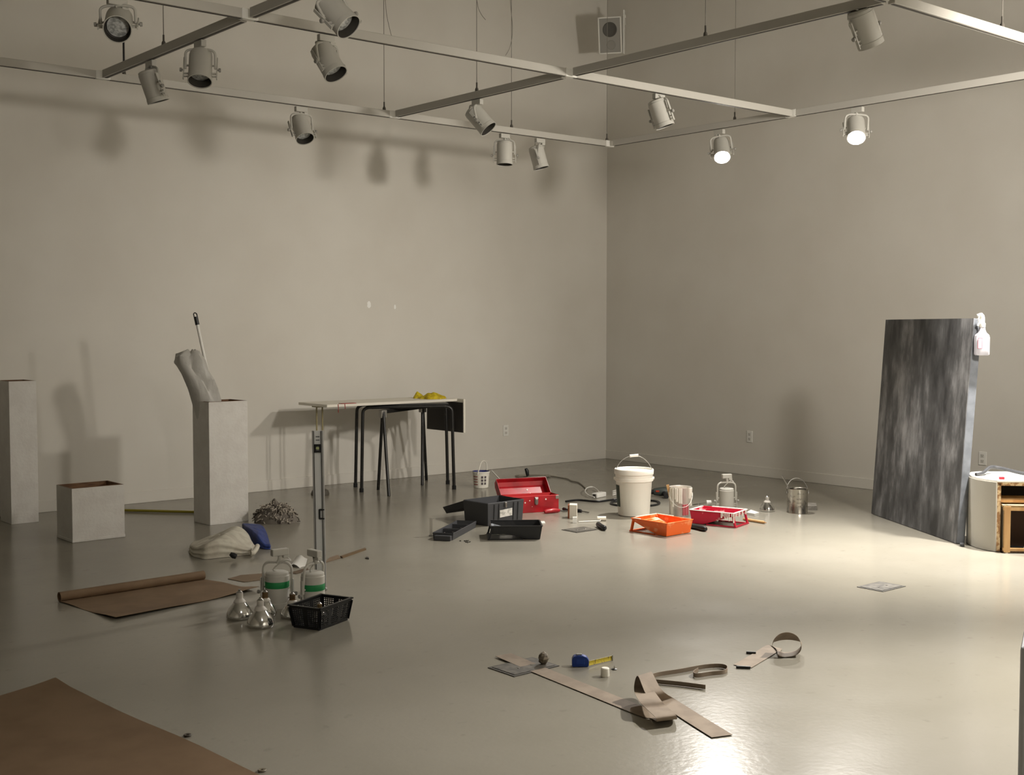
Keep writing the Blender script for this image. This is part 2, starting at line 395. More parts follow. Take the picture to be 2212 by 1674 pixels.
hung('grey-white track spotlight facing outward with its round lens showing', (252, -2), (256, 50), (.2, -.55, .8), ('x', T2))
hung('white track spotlight tilted away, on far cross rail next to the left-wall rail', (325, 125), (331, 186), (.28, -.93, -.22), ('y', XC))
hung('white track spotlight pointing down with lens visible, on far cross rail', (432, 84), (433, 145), (.05, -.93, .36), ('y', XC))
hung('white track spotlight alone on left-wall rail between the two cross rails', (650, 230), (652, 278), (.32, -.86, .4), ('x', T1))
hung('white track spotlight tilted sideways on the second rail, with its black slot side showing', (703, 70), (709, 132), (.48, -.82, .25), ('x', T2), flip=-1)
hung('large white track spotlight tilted steeply, hanging beyond the second rail on far cross rail', (700, -46), (727, 32), (.64, -.70, .28), ('y', XC), flip=-1)
hung('white track spotlight tilted steeply on the cross rail below the corner speaker', (1030, 205), (1037, 258), (.62, -.74, .15), ('y', XB), flip=-1)
hung('white track spotlight hanging straight down with open yoke on left-wall rail', (1090, 290), (1090, 331), (0, -1, .03), ('x', T1), yax=RT)
hung('white track spotlight with curled lead on left-wall rail, last before the corner', (1167, 298), (1163, 340), (.26, -.96, -.02), ('x', T1), flip=-1)
hung('white track spotlight turned to the right wall on the second rail', (1422, 195), (1427, 245), (.33, -.93, -.05), ('x', T2), flip=-1)
t, LA, aA = hung('lit track spotlight nearer the corner on right-wall rail', (1553, 285), (1559, 323), (-.06, -.78, .62), ('y', XA), True)
t, LB, aB = hung('lit track spotlight farther from the corner on right-wall rail', (1853, 237), (1849, 279), (-.14, -.78, .6), ('y', XA), True)
hung('white track spotlight seen from behind, high on cross rail farthest from the left wall', (1845, 4), (1869, 60), (.42, -.85, -.32), ('y', XB))
for C_, a_, n in ((LA, aA, 'a'), (LB, aB, 'b')):
    p = C_+a_*(LL/2+.03)
    spot('spot_beam_'+n, p, fl(1475, 1172) if n == 'a' else fl(1790, 1235), 720 if n == 'a' else 510, 93, 1.0, .06, LED)
# ------------------------------------------------------------------ corner loudspeaker
D = 13.35; c = at(1321, 76, D); ppm = FPX/D
t = thing('wall_speaker', 'small grey-white box loudspeaker bracketed high in the room corner', 'speaker', c, ang(-FW)+PI/2+math.radians(-14))
tl = M4.Rotation(math.radians(14), 4, 'X')
def tb(mb): mb.T = tl; return mb
tb(MB()).box((0, .0, 0), (.25, .20, .38)).build('cabinet', mat('speaker_grey', (176, 174, 168), .55), t, bev=.006)
tb(MB()).box((0, -.103, 0), (.225, .006, .355)).build('baffle', mat('speaker_baffle', (150, 148, 142), .6), t)
fr = tb(MB())
for x in (-.119, .119): fr.box((x, -.106, 0), (.012, .014, .38))
for z in (-.184, .184): fr.box((0, -.106, z), (.25, .014, .012))
fr.build('frame', m_white, t)
Rm = M4.Rotation(PI/2, 3, 'X')
tb(MB()).lathe([(.078, .106), (.070, .114), (.062, .109), (.02, .1075), (0, .110)], 28, (0, 0, .06), Rm).build('woofer', mat('woofer', (84, 82, 78), .6), t, smooth=True)
tb(MB()).lathe([(.05, .106), (.044, .111), (.03, .108), (.0, .1085)], 20, (.01, 0, -.1), Rm).build('tweeter', mat('tweeter', (140, 138, 132), .6), t, smooth=True)
b = MB(); b.box((.134, .02, .03), (.012, .07, .46)); b.bar((.134, .03, .2), (.09, .33, .2), .03, .03); b.build('bracket', m_white, t)
# ------------------------------------------------------------------ plinths
def hollow(mb, w_, d_, h, th):
    """open-topped box, local corner at the origin, u along +x, v along +y; slot 0 outside, slot 1 inside"""
    o = [(0, 0), (w_, 0), (w_, d_), (0, d_)]; i = [(th, th), (w_-th, th), (w_-th, d_-th), (th, d_-th)]
    P = [(x, y, 0) for x, y in o]+[(x, y, h) for x, y in o]+[(x, y, h) for x, y in i]+[(x, y, th) for x, y in i]
    mb.mi = 0; mb.add(P, [(3, 2, 1, 0)]+[(k, (k+1) % 4, 4+(k+1) % 4, 4+k) for k in range(4)])
    mb.mi = 1; mb.add(P, [(12, 13, 14, 15)]+[(8+(k+1) % 4, 8+k, 12+k, 12+(k+1) % 4) for k in range(4)]+[(4+k, 4+(k+1) % 4, 8+(k+1) % 4, 8+k) for k in range(4)])
def plinth(label, pa, pb, depth, ytop, skirt=False):
    A = fl(*pa); B = fl(*pb); u = B-A; h = hgt(A, ytop)
    t = thing('plinth', label, 'plinth', A, ang(u), 'hollow white display plinths')
    mb = MB(); hollow(mb, u.length, depth, h, .02); mb.build('shell', [m_plinth, m_ply], t, bev=.002)
    if skirt: MB().box((u.length/2, depth/2, .012), (u.length+.006, depth+.006, .02)).build('base_panel', m_plinth, t, bev=.003)
    return t, A, u, h
plinth('tall white hollow plinth, the farthest from the tube table', (25, 1133), (84, 1127), .26, 824)
pt, PA, PU, PH = plinth('white hollow plinth holding a mop pole and plastic sheet', (454, 1135), (537, 1125), .26, 869)
plinth('low white hollow plinth box open at the top', (157, 1173), (270, 1160), .30, 1056, True)
# pole standing in the plinth
pc = PA+V((PU.x*.5, PU.y*.5+.13, 0)); Dp = dep(pc)
tip = at(421, 676, Dp+.06); low = at(462, 866, Dp+.06); dr = (low-tip).normalized(); foot = tip+dr*((tip.z-.03)/-dr.z)
foot = low+(low-tip).normalized()*.0; 
bt = V((low.x+.03, low.y, .03))
t = thing('mop_pole', 'white mop pole with black grip standing in the white plinth', 'pole', bt)
ax = (tip-low).normalized()
MB().tube([bt-bt, low-bt, tip-ax*.075-bt], .0125, 12).build('shaft', m_white, t, smooth=True)
g = MB(); g.tube([tip-ax*.095-bt, tip-ax*.03-bt], .0165, 12)
sd = RT*.0125
g.tube([tip-ax*.032-sd-bt, tip-ax*.008-sd-bt, tip-sd*.4-bt, tip+sd*.4-bt, tip-ax*.008+sd-bt, tip-ax*.032+sd-bt], .0045, 8)
g.build('grip', m_black, t, smooth=True)
# crumpled translucent plastic sheet stuffed in the plinth
rows = []
secs = [((446, 905), 26, 18), ((446, 868), 31, 18), ((437, 842), 31, 22), ((426, 815), 33, 26), ((412, 792), 38, 28), ((411, 774), 31, 24), ((413, 761), 18, 12), ((413, 757), 8, 5)]
for k, ((x, y), a, b) in enumerate(secs):
    cc = at(x, y, Dp-.055); s_ = Dp/FPX; row = []
    for j in range(28):
        th = 2*PI*j/28; r_ = 1+.10*math.sin(3*th+k*.5)+.08*math.sin(5*th+k*1.1)+.11*rnd.uniform(-1, 1)
        if k < 2: r_ = 1+.06*math.sin(3*th)
        p = cc+(RT*math.cos(th)*a*s_*r_*(1 if k else .8)+FW*math.sin(th)*b*s_*r_*.8)+V((0, 0, .5*a*s_*math.cos(th)*(-.45 if 2 < k < 6 else 0)+.012*math.sin(5*th+k)))
        row.append(p)
    rows.append(row)
rt = V((PA.x+PU.x*.5, PA.y+.13, .75))
mb = MB(); mb.grid([[p-rt for p in r] for r in rows], True)
m_sheet = mat('plastic_sheet', (196, 194, 188), .45, trans=.12, bump=.5, bscale=18)
tag(mb.build('plastic_sheet', m_sheet, loc=rt, smooth=True, solid=.001), 'crumpled translucent plastic sheet sticking out of the white plinth', 'plastic sheet')
# ------------------------------------------------------------------ black tube table, trestle, white board
TT = .80
Xc = [V((-3.783, -.645, 0)), V((-3.008, -1.04, 0)), V((-2.82, -.69, 0)), V((-3.63, -.303, 0))]
ctr = sum(Xc, V())/4
t = thing('tube_table', 'black tubular steel table carrying the white board', 'table', ctr)
tp = [ctr+(p-ctr)*.96 for p in Xc]
def up_(p, z): return V((p.x, p.y, z))-ctr
for i, j in ((0, 1), (3, 2)):
    a, b = Xc[i], Xc[j]; ta, tb_ = tp[i], tp[j]; e = (tb_-ta).normalized()
    for q, tq, s_ in ((a, ta, 1), (b, tb_, -1)):
        MB().tube([V((q.x, q.y, 0))-ctr, up_(q.lerp(tq, .9), TT-.10), up_(tq, TT-.065)]+[up_(tq+e*s_*.065*(1-math.cos(k*PI/10)), TT-.065+.05*math.sin(k*PI/10)) for k in range(1, 6)], .0155, 10).build('leg', m_blackm, t, smooth=True)
        MB().lathe([(.02, 0), (.02, .035), (.016, .04)], 10, V((q.x, q.y, 0))-ctr).build('foot_cap', m_black, t)
    MB().tube([up_(ta+e*.065, TT-.015), up_(tb_-e*.065, TT-.015)], .0155, 10).build('side_rail', m_blackm, t, smooth=True)
for i, j in ((0, 3), (1, 2)):
    e = (tp[1]-tp[0]).normalized()*(.09 if i == 0 else -.09)
    MB().tube([up_(tp[i]+e, TT-.02), up_(tp[j]+e, TT-.02)], .012, 8).build('cross_rail', m_blackm, t, smooth=True)
q = [up_(ctr+(p-ctr)*.93, 0) for p in tp]
MB().prism([(p.x, p.y) for p in q], TT, TT+.012).build('top_panel', m_black, t)
# trestle
La = V((-3.746, -1.04, 0)); Lb = V((-3.575, -.609, 0)); Ra = V((-3.06, -.60, 0)); Rb_ = V((-2.798, -.306, 0))
L0 = V((-3.665, -.83, .75)); R0 = V((-2.96, -.47, .75)); cb = V(((L0.x+R0.x)/2, (L0.y+R0.y)/2, 0))
t = thing('trestle', 'black A-leg trestle standing under the tube table', 'trestle', cb)
MB().bar(L0-cb, R0-cb, .04, .035).build('beam', m_blackm, t, bev=.004)
for p, q in ((La, L0), (Lb, L0), (Ra, R0), (Rb_, R0)):
    top = q+(V((p.x, p.y, 0))-V((q.x, q.y, 0)))*.06
    MB().tube([p-cb, V((top.x, top.y, .75))-cb], .015, 10).build('leg', m_blackm, t, smooth=True)
for q in (L0, R0): MB().box(q-cb+V((0, 0, -.02)), (.06, .05, .07)).build('hinge_bracket', m_steel, t, bev=.004)
# white board with a drop end
m_board = mat('white_board', (226, 222, 210), .45)
m_dark = mat('dark_laminate', (46, 42, 38), .5)
bo = V((-4.24, -.55, TT+.012)); t = thing('white_board', 'long white board with dark-lined drop end lying on the tube table', 'board', bo)
MB().box((.7275, 0, .012), (1.455, .50, .024)).build('top_board', m_board, t, bev=.002)
zb = -.30
MB().box((1.466, -.05, (.024+zb)/2), (.022, .60, .024-zb)).build('end_panel', m_board, t, bev=.002)
MB().box((1.4515, -.05, (zb)/2-.004), (.005, .585, -zb-.012)).build('end_lining', m_dark, t)
m_redp = mat('red_paint', (150, 34, 26), .4)
MB().box((.235, -.215, .0265), (.15, .06, .005)).build('paint_smear', m_redp, t)
for x, l in ((.115, .075), (.185, .045)):
    MB().tube([(x, -.2515, .024), (x+.002, -.2525, -.01), (x+.001, -.252, .024-l)], [.004, .003, .0035], 6).build('paint_drip', m_redp, t)
# yellow work gloves on the board
m_glove = mat('yellow_glove', (206, 186, 30), .75, c2=(176, 152, 20), scale=25)
def blob(outline, h, seed=0, rings=7, wr=.25, zb=0., peak=None, pw=3.):
    n = len(outline); c = sum(outline, V())/n
    if peak: c = V(peak)
    R_ = random.Random(seed); rows = []
    ph = [R_.uniform(0, 6) for k in range(4)]
    for i in range(rings+1):
        f_ = i/rings; row = []
        for k in range(n):
            p = V((outline[k].x, outline[k].y, 0)).lerp(V((c.x, c.y, 0)), f_)
            z = h*(1-(1-f_)**pw)
            z *= 1+wr*mnoise.noise(V((p.x*22+seed, p.y*22, seed*1.3)))*1.6
            if i == 0: z = 0
            if i == 1: p = V((outline[k].x, outline[k].y, 0)).lerp(V((c.x, c.y, 0)), .02)
            row.append(V((p.x, p.y, zb+max(z, 0))))
        rows.append(row)
    mb = MB(); mb.grid(rows, True); mb.add(rows[-1], [tuple(range(n))]); mb.add(rows[0], [tuple(range(n-1, -1, -1))])
    return mb, V((c.x, c.y, zb))
def ell(c, a, b, rz, n=26, lob=None):
    out = []
    for k in range(n):
        th = 2*PI*k/n; r_ = 1+(lob(th) if lob else 0); x = a*r_*math.cos(th); y = b*r_*math.sin(th)
        out.append(V((c.x+x*math.cos(rz)-y*math.sin(rz), c.y+x*math.sin(rz)+y*math.cos(rz), 0)))
    return out
def blobthing(name, m, label, cat, out, h, group=None, **k):
    mb, c = blob(out, h, **k); c0 = V((c.x, c.y, k.get('zb', 0)))
    mb.v = [p-c0 for p in mb.v]
    o = mb.build(name, m, loc=c0, smooth=2, sub=1); return tag(o, label, cat, group)
zt = TT+.036
g1 = fl(948, 862, zt); g2 = fl(926, 860, zt)
g1 = V((-2.97, -.66, 0)); g2 = V((-3.00, -.46, 0))
blobthing('work_glove', m_glove, 'bunched yellow rubber glove at the board edge beside its pair', 'glove', ell(g1, .12, .07, -.4, lob=lambda a: .16*math.sin(3*a)+.1*math.sin(5*a)), .055, 'pair of yellow gloves', zb=zt, seed=3, wr=.5)
blobthing('work_glove', m_glove, 'small yellow rubber glove lying farther in on the white board', 'glove', ell(g2, .085, .05, .5, lob=lambda a: .2*math.sin(2*a+1)), .045, 'pair of yellow gloves', zb=zt, seed=5, wr=.5)
# twin-rod stand under the free board end
sp = fl(690, 1074); sp = V((-4.10, -.62, 0))-RT*.095
t = thing('rod_stand', 'slim twin-rod stand with round base under the free end of white board', 'stand', sp)
MB().lathe([(.082, 0), (.085, .01), (.075, .04), (.04, .06), (0, .064)], 28).build('base', mat('stand_base', (84, 80, 72), .5), t, smooth=True)
for k in (-1, 1): MB().tube([RT*.026*k+V((0, 0, .05)), RT*.026*k+V((0, 0, TT+.006))], .0075, 8).build('rod', mat('stand_rod', (150, 140, 104), .45), t, smooth=True)
MB().box((0, 0, TT+.006), (.1, .1, .01)).build('top_plate', mat('stand_rod', (150, 140, 104)), t)
# ------------------------------------------------------------------ spirit level
lp = fl(693, 1272); h = hgt(lp, 930)
t = thing('spirit_level', 'aluminium spirit level standing upright on its end', 'spirit level', lp, ang(RT))
lv = M4.Rotation(math.radians(-.7), 4, 'Y')
def lt(): mb = MB(); mb.T = lv; return mb
LW = .064
mb = lt()
for x in (-1, 1): mb.box((x*(LW/2-.005), 0, h/2), (.010, .026, h))
mb.build('edge_rails', mat('level_rail', (158, 158, 156), .45, .3), t, bev=.001)
lt().box((0, 0, h/2), (LW-.02, .010, h-.002)).build('web', m_alu, t)
for x in (-1, 1): lt().box((x*(LW/2-.0112), -.0135, h/2), (.0028, .002, h-.004)).build('dark_line', m_black, t)
def vial(z, x=0.):
    v_ = lt(); s_ = .042
    for dx in (-1, 1): v_.box((x+dx*(s_/2-.006), -.006, z), (.013, .022, s_+.006))
    for dz in (-1, 1): v_.box((x, -.006, z+dz*(s_/2-.003)), (s_, .022, .012))
    o = v_.build('vial_frame', m_black, t, bev=.003)
    c_ = lt(); c_.tube([(x-.014, -.008, z), (x+.014, -.008, z)], .008, 10); c_.build('vial', mat('vial', (196, 206, 150), .2), o, smooth=True)
zv = hgt(lp, 968); vial(zv)
zz = hgt(lp, 1110); v_ = lt(); v_.box((.016, -.006, zz+.026), (.032, .02, .008)); v_.box((.016, -.006, zz-.026), (.032, .02, .008)); v_.box((.0035, -.006, zz), (.009, .02, .058)); v_.build('vial_frame', m_black, t, bev=.002)
pm = lt(); 
for z in (.055, .035): pm.box((0, -.0056, h-z), (.022, .001, .007))
pm.build('print_mark', mat('print_grey', (120, 122, 124), .5), t)
# ------------------------------------------------------------------ floor lamps by the basket
def standing(label, px, s, tape, ad, grp, tilt=0., yax=None):
    b = fl(*px); C_ = b+V((0, 0, LL/2*s*1.0)); P = b+V((0, 0, (LL+.135)*s))+V(ad)*tilt
    return spotlight(label, P, C_, (0, 0, -1), False, grp, s, True, tape, 1, ad, yax)
standing('white track spotlight standing lens-down with wide green tape band, beside bulbs', (599, 1310), .97, -.03, RT*.8+FW*.6, 'green-taped spotlights standing on the floor', .02, RT*.97-FW*.2)
standing('white track spotlight with green tape standing behind the black basket', (676, 1311), .97, -.018, RT*.7-FW*.7, 'green-taped spotlights standing on the floor', .02, RT*.5+FW*.86)
standing('plain white track spotlight standing on the lit floor behind red paint tray', (1569, 1101), .92, None, RT*.9+FW*.3, 'spotlight standing on the floor', 0., RT*.98+FW*.15)
# ------------------------------------------------------------------ PAR bulbs
def bulb(label, p, s=1., rz=0., grp='reflector bulbs beside the basket', base=m_brass, tiltv=None, z=0.):
    t = thing('reflector_bulb', label, 'light bulb', V((p.x, p.y, z)), rz, grp); t.scale = (s, s, s)
    MB().lathe([(0, .006), (.05, .004), (.058, .0), (.062, .006), (.0625, .016), (.060, .026), (.052, .044), (.038, .062), (.027, .076)], 32).build('reflector', m_chrome, t, smooth=True)
    MB().lathe([(.028, .072), (.029, .078), (.024, .086), (.019, .092)], 24).build('collar', m_ceram, t, smooth=True)
    pr = [(.018, .090)]
    for k in range(6): pr += [(.0165, .094+k*.005), (.0148, .0965+k*.005)]
    MB().lathe(pr, 20).build('screw_base', base, t, smooth=2)
    MB().lathe([(.015, .123), (.008, .129), (.006, .131), (.006, .136), (0, .137)], 14).build('contact', m_steel, t, smooth=True)
    return t
bulb('silver reflector bulb standing at the corner of unrolled brown paper', fl(518, 1335), 1.12, .3, base=m_ceram)
bulb('silver reflector bulb standing in front of the others, nearest to basket', fl(563, 1353), 1.12, 1.3, base=m_ceram)
bulb('silver reflector bulb with dark screw base right against green-taped spotlight', fl(573, 1328), 1., 2.1, base=mat('dark_brass', (110, 88, 62), .4, .8))
bulb('silver reflector bulb half hidden behind the black basket', fl(632, 1333), 1., .7, base=mat('dark_brass', (110, 88, 62)))
bulb('silver reflector bulb alone beside the tin paint can', fl(1657, 1104), .98, 0, 'single bulb by the paint can', base=m_ceram)
# ------------------------------------------------------------------ basket
A = fl(634, 1354); B = fl(690, 1362); u = (B-A); ul = .155; vl = .245; rz = ang(fl(748, 1340)-B)
t = thing('plastic_basket', 'black plastic lattice basket holding a bulb', 'basket', B, rz)
bh = .115; fl_ = .018
def bp(x, y, z):   # flared box: local x along the long side, y the short side
    k = z/bh; return V((x+(x/vl*2-1)*fl_*k, y+(y/ul*2-1)*fl_*k, z))
def wallbars(a, b, n, name):
    mb = MB(); a = V((*a, 0)); b = V((*b, 0))
    nm = (b-a).normalized()
    for z, hh in ((.008, .016), (.108, .014)):
        mb.bar(bp(a.x, a.y, z), bp(b.x, b.y, z), .004, hh)
    for k in range(n+1):
        q = a.lerp(b, k/n); wd_ = .0045 if (k % 7) else .02
        mb.bar(bp(q.x, q.y, .01), bp(q.x, q.y, .105), wd_ if abs(nm.x) > .5 else .003, .003 if abs(nm.x) > .5 else wd_, up=(0, 1, 0))
    for k in range(1, 9):
        z = .012+k*.0105; mb.bar(bp(a.x, a.y, z), bp(b.x, b.y, z), .003, .0045)
    return mb.build(name, m_black, t)
wallbars((0, 0), (vl, 0), 21, 'lattice_wall'); wallbars((0, ul), (vl, ul), 21, 'lattice_wall'); wallbars((0, 0), (0, ul), 14, 'lattice_wall'); wallbars((vl, 0), (vl, ul), 14, 'lattice_wall')
MB().box((vl/2, ul/2, .004), (vl, ul, .006)).build('bottom', m_black, t)
r = MB(); cs = [bp(0, 0, bh), bp(vl, 0, bh), bp(vl, ul, bh), bp(0, ul, bh)]
for i in range(4): r.bar(cs[i]+(cs[i]-cs[(i+1) % 4]).normalized()*.006, cs[(i+1) % 4]+(cs[(i+1) % 4]-cs[i]).normalized()*.006, .014, .006)
r.build('rim', m_black, t)
bc = M4.Rotation(rz, 4, 'Z') @ V((.115, .08, 0)); 
bulb('reflector bulb with brass screw base lying inside the black basket', B+bc, .8, 0, 'bulb inside the basket', z=.0065)
# ------------------------------------------------------------------ brown paper
def sheet(name, label, rows, m, th=.0012, cat='paper'):
    o0 = V((rows[0][0].x, rows[0][0].y, 0)); mb = MB(); mb.grid([[p-o0 for p in r] for r in rows])
    return tag(mb.build(name, m, loc=o0, smooth=2, solid=th), label, cat)
a = fl(128, 1300); b = fl(440, 1252); c_ = fl(250, 1340); d_ = fl(560, 1275)
t = thing('paper_roll', 'roll of brown kraft paper with an end rolled out over the floor', 'paper roll', a)
e = (b-a).normalized(); nrm = V((-e.y, e.x, 0)); rr = .027
sp_ = []
for k in range(60):
    th = k/60*2*PI*3.2; r_ = rr-.0022*th/(2*PI); sp_.append((r_*math.sin(th), rr-r_*math.cos(th)))
mb = MB(); rows = []
for s_ in (0, 1): rows.append([(V((0, 0, 0)) if s_ == 0 else b-a)+nrm*x+V((0, 0, z+.001)) for x, z in sp_])
mb.grid(rows); mb.build('roll', m_kraft, t, smooth=2, solid=.0016)
rows = []
for i in range(13):
    f_ = i/12; p, q = (V((0, 0, 0))).lerp(c_-a, f_), (b-a).lerp(d_-a, f_)
    rows.append([p.lerp(q, k/10)+V((0, 0, .002+.014*max(0, f_-.7)/.3*(.5+.5*math.sin(k*.7+1))+.003*math.sin(k*1.1+i*.8)*min(f_*3, 1)+.002)) for k in range(11)])
mb = MB(); mb.grid(rows); mb.build('loose_sheet', m_kraft, t, smooth=2, solid=.0012)
# foreground sheet
a = V((-8.104, -4.936, 0)); u = V((-.968, -.25, 0)); v = V((.094, -.9956, 0)); rows = []
for i in range(19):
    rows.append([a+u*(k/12*1.3)+v*(i/18*2.6)+V((0, 0, .004+.008*(.5+.5*math.sin(i*.9+1))*(1 if k == 0 else .3)+(.012*(1-k/3) if i == 0 and k < 3 else 0))) for k in range(13)])
sheet('kraft_sheet', 'wide flat sheet of dark brown kraft paper covering bare floor', rows, mat('kraft_dark', (126, 103, 78), .8, c2=(118, 95, 70), scale=4))
for x, y, lb in ((405, 1590, 'small dark washer lying close to the wide brown sheet'), (566, 1666, 'small pale washer touching the edge of wide brown sheet')):
    p = fl(x, y); o = MB().lathe([(.005, .001), (.013, .001), (.015, .004), (.013, .007), (.005, .006), (.005, .001)], 18).build('washer', mat('washer'+str(x), (70, 62, 52) if x < 500 else (120, 112, 96), .5), loc=p, smooth=True); tag(o, lb, 'washer', 'small washers by the brown sheet')
# ribbon strips
def ribbon(name, label, pts, wv, width, m, th=.0014, n=8, cat='paper strip'):
    P = smoothpath(pts, n); Wv = smoothpath(wv, n); o0 = V((pts[0].x, pts[0].y, 0))
    rows = [[p-w_.normalized()*width/2-o0, p-o0, p+w_.normalized()*width/2-o0] for p, w_ in zip(P, Wv)]
    mb = MB(); mb.grid(rows)
    return tag(mb.build(name, m, loc=o0, smooth=2, solid=th), label, cat)
def raised(x, y, x0, y0):   # pixel of a point standing above floor pixel (x0,y0): same distance
    return at(x, y, dep(fl(x0, y0)))
wA = (fl(1100, 1411)-fl(1073, 1420)).normalized(); S0 = fl(1087, 1416, .003); S1 = fl(1398, 1541, .003)
dA = (S1-S0).normalized(); wA = V((-dA.y, dA.x, 0)); wid = .088
pp = [S0+V((0, 0, .004)), S0.lerp(S1, .33), S0.lerp(S1, .66), S1, fl(1428, 1549, .003), fl(1440, 1556, .018), fl(1437, 1546, .042), fl(1418, 1528, .046), fl(1403, 1512, .062), raised(1388, 1484, 1396, 1512), fl(1392, 1484, .045)+V((0, 0, .055)), fl(1412, 1494, .055), fl(1436, 1512, .012), fl(1458, 1526, .004), fl(1505, 1556, .004), fl(1560, 1590, .004)]
sB = (fl(1560, 1590)-fl(1458, 1526)).normalized(); wB = V((-sB.y, sB.x, 0)); wr2 = (RT*.9+FW*.35).normalized()
wv = [wA, wA, wA, wA, wr2, wr2, wr2, wr2, (RT*.95+FW*.2), (RT*.8+FW*.5), (RT*.7+FW*.7), (RT*.8+FW*.6), wB, wB, wB, wB]
ribbon('paper_strip', 'long brown paper strip with folded loop lying across the floor box', pp, wv, wid, m_kraft2)
# strip with standing curl
a = fl(1604, 1439, .003); b = fl(1690, 1388, .003); e = (b-a).normalized(); wv0 = V((-e.y, e.x, 0)); cc = fl(1697, 1386); rr = .045
cc = fl(1700, 1394, .046)
pp = [a, a.lerp(b, .5), a.lerp(b, .8)]+[cc+RT*.068*math.cos(f_)+V((0, 0, .044*math.sin(f_))) for f_ in [math.radians(q) for q in (-128, -100, -60, -25, 10, 45, 80, 115, 150, 178)]]
we = RT*.25+FW*.97
ribbon('paper_strip', 'short brown paper strip ending in a standing curl', pp, [wv0, wv0, wv0*.7+we*.3]+[we-V((0, 0, .75*max(0, math.sin(math.radians(q))))) for q in (-128, -100, -60, -25, 10, 45, 80, 115, 150, 178)], .086, m_kraft2)
# narrow strip on edge
pp = [fl(x, y, .011) for x, y in ((1524, 1484), (1470, 1477), (1402, 1470), (1398, 1466), (1420, 1457), (1470, 1449), (1520, 1440), (1553, 1438), (1570, 1442), (1566, 1451), (1535, 1455), (1505, 1459), (1498, 1454), (1508, 1447))]
ribbon('paper_offcut', 'narrow brown paper offcut on edge, bent into open loop', pp, [V((0, 0, 1))]*len(pp), .019, mat('offcut', (128, 114, 98), .7), .0022)
for x0, x1, y, lb in ((1590, 1621, 1440.5, 'thick black charcoal stick at the cut end of a brown strip'), (1612, 1633, 1409, 'thin black charcoal stick beside a curled brown strip')):
    p, q = fl(x0, y, .006), fl(x1, y+1.5, .006); o0 = V((p.x, p.y, 0)); tag(MB().bar(p-o0, q-o0, .011, .011).build('charcoal_stick', m_black, loc=o0, bev=.002), lb, 'charcoal', 'charcoal sticks')
# ------------------------------------------------------------------ tape measure and bits
p = fl(1254, 1441); rz = ang(RT)
t = thing('tape_measure', 'blue tape measure with yellow blade pulled out', 'tape measure', p, rz)
pr = [(-.038, .004), (-.038, .034), (-.03, .047), (-.01, .052), (.012, .05), (.028, .044), (.038, .03), (.038, .006), (.034, 0), (-.034, 0)]
mb = MB(); n = len(pr); mb.add([(x, y_, z) for y_ in (0, .036) for x, z in pr], [tuple(range(n)), tuple(range(2*n-1, n-1, -1))]+[(i, n+i, n+(i+1) % n, (i+1) % n) for i in range(n)])
mb.build('case', mat('blue_plastic', (22, 58, 140), .35), t, bev=.004)
MB().box((-.006, .018, .053), (.026, .018, .006)).build('lock_button', mat('lock_grey', (120, 122, 118), .5), t, bev=.002)
MB().box((.0, -.001, .024), (.04, .002, .026)).build('case_badge', mat('blue_badge', (30, 66, 150), .4), t, bev=.001)
e0 = fl(1272, 1433, .016); e1 = fl(1323, 1421, .012)
rows = []
Ri = M4.Rotation(-rz, 4, 'Z')
for k in range(8):
    q = e0.lerp(e1, k/7)-p; row = []
    for j in range(5): a_ = (j/4-.5); row.append(Ri @ (q+V((0, 0, a_*.021))+FW*.004*(1-4*a_*a_)*1.0))
    rows.append(row)
mb = MB(); mb.grid(rows); bl = mb.build('blade', mat('tape_yellow', (196, 176, 50), .4, c2=(120, 104, 40), scale=90, lo=.55, hi=.6, stretch=(1, 1, .2)), t, smooth=2, solid=.0008)
q = Ri @ (e1-p); MB().box(q, (.004, .006, .026)).build('end_hook', m_steel, bl)
p = fl(1174, 1436)
o = MB(); n_ = 14
R2 = random.Random(4); rows = []
for i in range(7):
    th = PI*i/6; rows.append([V((.024*math.sin(th)*math.cos(2*PI*k/n_)*(1+.22*R2.uniform(-1, 1)), .02*math.sin(th)*math.sin(2*PI*k/n_)*(1+.2*R2.uniform(-1, 1)), .03-.029*math.cos(th)*(1+.06*R2.uniform(-1, 1)))) for k in range(n_)])
o.grid(rows, True); tag(o.build('tape_wad', mat('crumpled_tape', (96, 88, 76), .6, c2=(140, 130, 114), scale=60), loc=p), 'crumpled ball of grey tape sitting on the floor box', 'tape ball')
p = fl(1307, 1461)
tag(MB().lathe([(0, 0), (.018, 0), (.0195, .004), (.0185, .036), (.015, .039), (0, .039)], 20).build('white_stopper', m_bucket, loc=p, smooth=True), 'small white plastic cap near the tape measure', 'cap')
p = fl(1327, 1446); t = thing('thumbtack', 'tiny dark tack lying point up by the white cap', 'tack', p)
MB().lathe([(0, 0), (.012, .0), (.013, .003), (.004, .005), (0, .005)], 14).build('head', m_black, t, smooth=True); MB().lathe([(.003, .004), (.002, .014), (0, .02)], 8).build('pin', m_steel, t)
